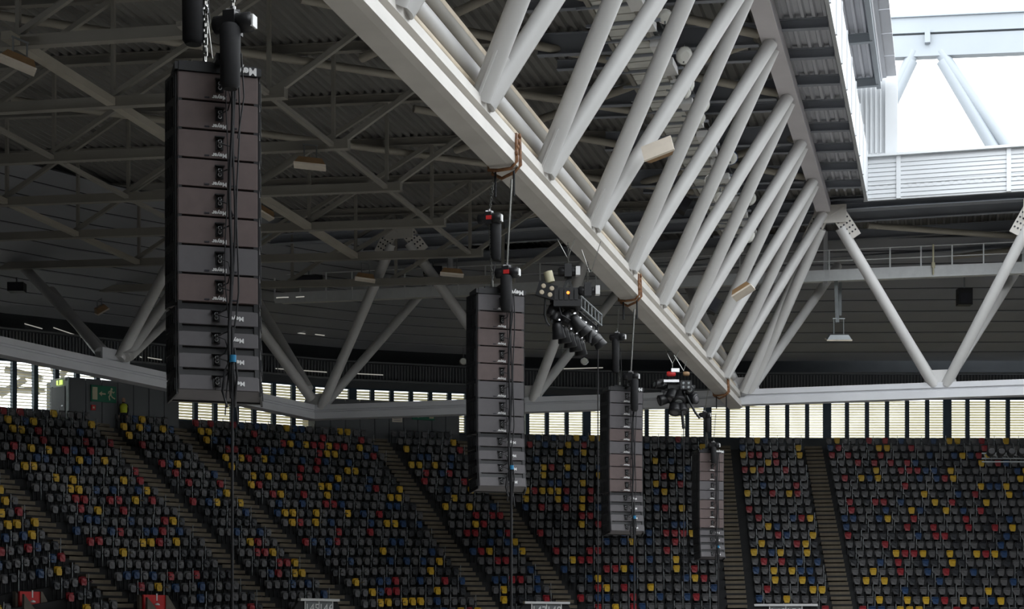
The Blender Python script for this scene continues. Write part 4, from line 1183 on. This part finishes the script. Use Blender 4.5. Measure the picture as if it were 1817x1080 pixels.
# ================================================================== STAIRWAYS
def aisle_at(u_top):
    i = idx_u(u_top, row_r(0), row_h(0)); return i
AISLES = [aisle_at(u) for u in (24, 178, 318, 465 if False else 672, 828, 1279, 1443)]
AISLES = [aisle_at(-105), aisle_at(178), aisle_at(318), aisle_at(672), aisle_at(828), aisle_at(1279), aisle_at(1443), aisle_at(1880)]
AW = .54
def frame_visible(p, m=40):
    u, v, d = pix(p); return d > 5 and -m < u < 1817 + m and -m < v < 1080 + m
step_mesh = {}
for n_, i in enumerate(AISLES):
    t, nn = tang(i), nout(i)
    base = cv(i, row_r(20), row_h(20))
    st = thing('stairway', 'tan concrete stairway through the seats, %s from the left' % ORDS[max(0, n_ - 1)] if n_ else 'tan concrete stairway through the seats outside the left edge', 'stairs', base)
    for k in range(NROW):
        for half in range(2):
            c = cv(i, row_r(k) - TR / 4 + half * TR / 2, row_h(k) - half * RH / 2 + RH / 2 + .0)
            c = cv(i, row_r(k) - TR / 4 + half * TR / 2, row_h(k) + (RH / 2 if half == 0 else .02)); c.z -= .085
            if not frame_visible(c): continue
            mb = MB(); mb.box(Vector((0, 0, 0)), t * AW, nn * (TR / 4 + .01), Z * .085)
            key = i
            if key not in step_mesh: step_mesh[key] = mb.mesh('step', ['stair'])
            o = bpy.data.objects.new('step', step_mesh[key]); link(o, st); o.location = c - ORG[st]
# ================================================================== SEATS
def seat_mesh(kind):
    m = 'seat_' + kind
    mb = MB()
    # local axes: x along the row, y outward (backwards), z up; origin on the tread
    def slab(prof, y0, y1, bulge):
        n = len(prof)
        fr = [Vector((x, y0 - bulge * (1 - (x / .24) ** 2), z)) for x, z in prof]; bk = [Vector((x * .97, y1, z)) for x, z in prof]
        mb.add(fr + bk, [tuple(range(n))] + [tuple(range(2 * n - 1, n - 1, -1))] + [(k, n + k, n + (k + 1) % n, (k + 1) % n) for k in range(n)])
    slab([(-.20, .46), (-.10, .43), (.10, .43), (.20, .46), (.225, .70), (.21, .80), (.13, .835), (-.13, .835), (-.21, .80), (-.225, .70)], .20, .24, .02)      # back
    mb.hexa([Vector((-.215, .12, .79)), Vector((.215, .12, .79)), Vector((.215, .24, .80)), Vector((-.215, .24, .80))],
            [Vector((-.17, .14, .835)), Vector((.17, .14, .835)), Vector((.19, .24, .845)), Vector((-.19, .24, .845))])                                           # rolled top lip
    slab([(-.165, .34), (-.12, .31), (.12, .31), (.165, .34), (.185, .56), (.17, .70), (.10, .735), (-.10, .735), (-.17, .70), (-.185, .56)], .09, .15, .035)  # folded seat pan
    for q in mb.v: q.x *= .84; q.z = .74 * (q.z - .8) + .8
    mb.m = 1
    for s in (-1, 1): mb.box(Vector((.12 * s, .22, .27)), X1 * .014, Y1 * .025, Z * .27)
    return mb
SEATMB = {k: seat_mesh(k) for k in ('grey', 'charcoal', 'blue', 'red', 'yellow')}
SEATME = {k: SEATMB[k].mesh('seat_' + k, ['seat_' + k, 'black']) for k in SEATMB}
COLORS = ['grey'] * 45 + ['charcoal'] * 22 + ['blue'] * 12 + ['red'] * 10 + ['yellow'] * 11
rs = random.Random(21)
SEATS = []
POST = MB(); POSTS = []
a_xy = [(cv(i, 0), tang(i), nout(i)) for i in AISLES]
iv0, iv1 = idx_u(2200), min(NC - 2, idx_u(-60) + 260)
for k in range(NROW):
    rr, hh = row_r(k) + .02, row_h(k)
    s = float(iv0); acc = 0; col_i = 0; prev = None; lastp = cvf(s, rr, hh)
    cnt_in = {}
    while s < iv1:
        i = int(s)
        p = cvf(s, rr, hh)
        step = (cvf(s + 1, rr, hh) - p).length
        u, v, d = pix(p)
        if 20 < d and -60 < u < 2150 and v < 1130:
            blocked = False; sec = 0
            for j, (ap, at, an) in enumerate(a_xy):
                lat = (p - ap).dot(at)
                if abs(lat) < AW + .22: blocked = True
                if lat > 0: sec = max(sec, j)
            # vomitory gaps are cut later
            if not blocked:
                c = rs.choice(COLORS)
                cnt_in[sec] = cnt_in.get(sec, 0) + 1
                SEATS.append([p, i, c, k, sec, cnt_in[sec], d, u, v])
                if col_i % 3 == 0:
                    q = p + tang(i) * .25
                    POSTS.append((q, i))
            col_i += 1
        s += .5 / max(step, .02) if d < 400 else 1

# vomitory parapets at the bottom edge
VOMS = []
def vom(u_c, v_top, half_w, kind, text, label):
    best = None
    for k in range(14, NROW + 4):
        i = idx_u(u_c, row_r(k), row_h(k)); q = cv(i, row_r(k), row_h(k) + (1.25 if kind == 'number' else .8)); vv = pix(q)[1]
        if best is None or abs(vv - v_top) < best[0]: best = (abs(vv - v_top), i, k)
    _, i, k = best
    t, nn = tang(i), nout(i)
    c = cv(i, row_r(k) + .15, row_h(k)); d = pix(c)[2]
    c = P(u_c, v_top, d)
    hw = half_w
    VOMS.append((c, hw + 1.1, t, nn))
    r = thing('entrance_parapet', label, 'parapet', c - Z * 2.4)
    if kind == 'number':
        mb = MB(); mb.box(c - Z * 1.2, t * hw, nn * .08, Z * 1.2)
        for s in (-1, 1):
            q = c + t * (s * hw)
            mb.prism([(0, 0), (s * 1.0 if s < 0 else s * .7, -1.3), (s * 1.0 if s < 0 else s * .7, -2.4), (0, -2.4)], q + nn * .1, q - nn * .08, t, Z)
        part(mb, 'wall_slab', 'concrete', r)
        mb = MB(); mb.box(c - Z * .55 - nn * .10, t * .86, nn * .02, Z * .48); sg = part(mb, 'sign_plate', 'sign_grey', r)
        mb = MB(); mb.box(c - nn * .12 + Z * .0, t * (hw * 1.05), nn * .12, Z * .06)
        for q in (-.86, 0, .86): mb.box(c - Z * .55 - nn * .125 + t * q, t * .025, nn * .01, Z * .52)
        part(mb, 'white_frame', 'white_paint', sg)
        for q, w in ((-.43, text[0]), (.43, text[1])):
            mb = MB(); text_into(mb, w, .60, c - Z * .42 - nn * .13 + t * q, t, Z, .006); part(mb, 'lettering', 'white_paint', sg)
    else:
        mb = MB(); mb.prism([(-hw, 0), (-hw * .9, -.05), (hw * .9, -1.25), (hw * .9, -2.4), (-hw, -2.4)], c + nn * .3 - t * .1, c + nn * .1 - t * .1, t, Z)
        mb.prism([(hw, 0), (hw * 1.15, 0), (hw * 3.0, -1.5), (hw * 3.0, -2.6), (hw, -2.6)], c + nn * .2, c - nn * .1, t, Z)
        mb.prism([(-hw * 1.05, -.12), (hw, -1.35), (hw, -2.6), (-hw * 1.05, -2.6)], c - nn * .22, c - nn * .35, t, Z)
        part(mb, 'wall_slab', 'stair_dark', r)
        mb = MB(); mb.box(c - Z * .7, t * hw, nn * .05, Z * .70); sg = part(mb, 'red_panel', 'red_sign', r, label='bright red panel')
        mb = MB(); f = c - nn * .06 + t * .12 + Z * .12
        mb.box(f - Z * .22, t * .035, nn * .008, Z * .16); mb.lathe(f - Z * .58, Z, [(0, .14), (.05, .13), (.10, .04)], 8)
        part(mb, 'white_symbol', 'white_paint', sg)
    return r
vom(563, 1064, 1.15, 'number', ('145', '146'), 'numbered entrance parapet left of centre at the bottom edge, reads 145 146')
vom(968, 1069, 1.25, 'number', ('147', '148'), 'numbered entrance parapet below the second line array, reads 147 148')
vom(1394, 1073, 1.6, 'number', ('149', '150'), 'grey entrance parapet with white top bar at the lower right, number tops visible')
vom(52, 1049, .56, 'red', None, 'entrance parapet with red panel and white symbol in the lower left corner')
vom(273, 1055, .62, 'red', None, 'entrance parapet with red panel and white symbol right of the corner one')

def clear_of_voms(p):
    for c, hw, t, nn in VOMS:
        q = p - c
        if abs(q.dot(t)) < hw * .95 and -3.2 < q.dot(nn) < .45: return False
    return True
SEATS = [s for s in SEATS if clear_of_voms(s[0])]
for q, i in POSTS:
    if not clear_of_voms(q): continue
    POST.box(q + Z * .48 + nout(i) * .08, tang(i) * .016, nout(i) * .016, Z * .48)
    POST.box(q + Z * .62 + nout(i) * -.05, tang(i) * .016, nout(i) * .22, Z * .016)
single(POST, 'row_railing', 'rail_steel', 'thin grey rail posts standing between the seats of every row', 'railing', kind='stuff', base=True)
def orient(i):
    t, n = tang(i), nout(i)
    return Matrix(((t.x, n.x, 0), (t.y, n.y, 0), (0, 0, 1)))
inview = [s for s in SEATS if 4 < s[7] < 1813 and s[8] - 16 < 1076 and not (290 < s[7] < 455 and s[8] < 700)]
inview.sort(key=lambda s: s[6])
near = inview[:300]
ids_near = set(id(s) for s in near)
mx = {}
for s in SEATS: mx[(s[3], s[4])] = max(mx.get((s[3], s[4]), 0), s[5])
for s in near:
    p, i, c, k, sec, num, d, u, v = s
    o = bpy.data.objects.new('stadium_seat', SEATME[c]); link(o)
    o.matrix_world = Matrix.Translation(p) @ orient(i).to_4x4()
    pos = mx[(k, sec)] - num                              # counted from the stairway on its left (rows are walked right to left)
    if sec <= 0: w = '%s seat left of first stairway' % ORDS[min(num - 1, 49)]
    else: w = '%s seat right of %s stairway' % (ORDS[min(pos, 49)], ORDS[sec - 1])
    if sec == 0 or sec == 1 and False: pass
    o['label'] = '%s tip-up seat, %s, %s row from top' % (c, w, ORDS[k])
    o['category'] = 'seat'; o['group'] = 'tip-up seats on the stand'
rest = MB(); order = list(SEATME)
for s in SEATS:
    if id(s) in ids_near: continue
    p, i, c, k, sec, num, d, u, v = s
    m3 = orient(i); sm = SEATMB[c]
    o = len(rest.v)
    rest.v += [m3 @ q + p for q in sm.v]
    rest.f += [[a + o for a in f] for f in sm.f]; rest.sm += sm.sm; rest.mi += [order.index(c) if a == 0 else 5 for a in sm.mi]
single(rest, 'stadium_seating', ['seat_' + c for c in order] + ['black'], 'farther rows of grey, black, blue, red and yellow tip-up seats', 'seats', kind='stuff')
print('SEATS', len(SEATS), len(inview))
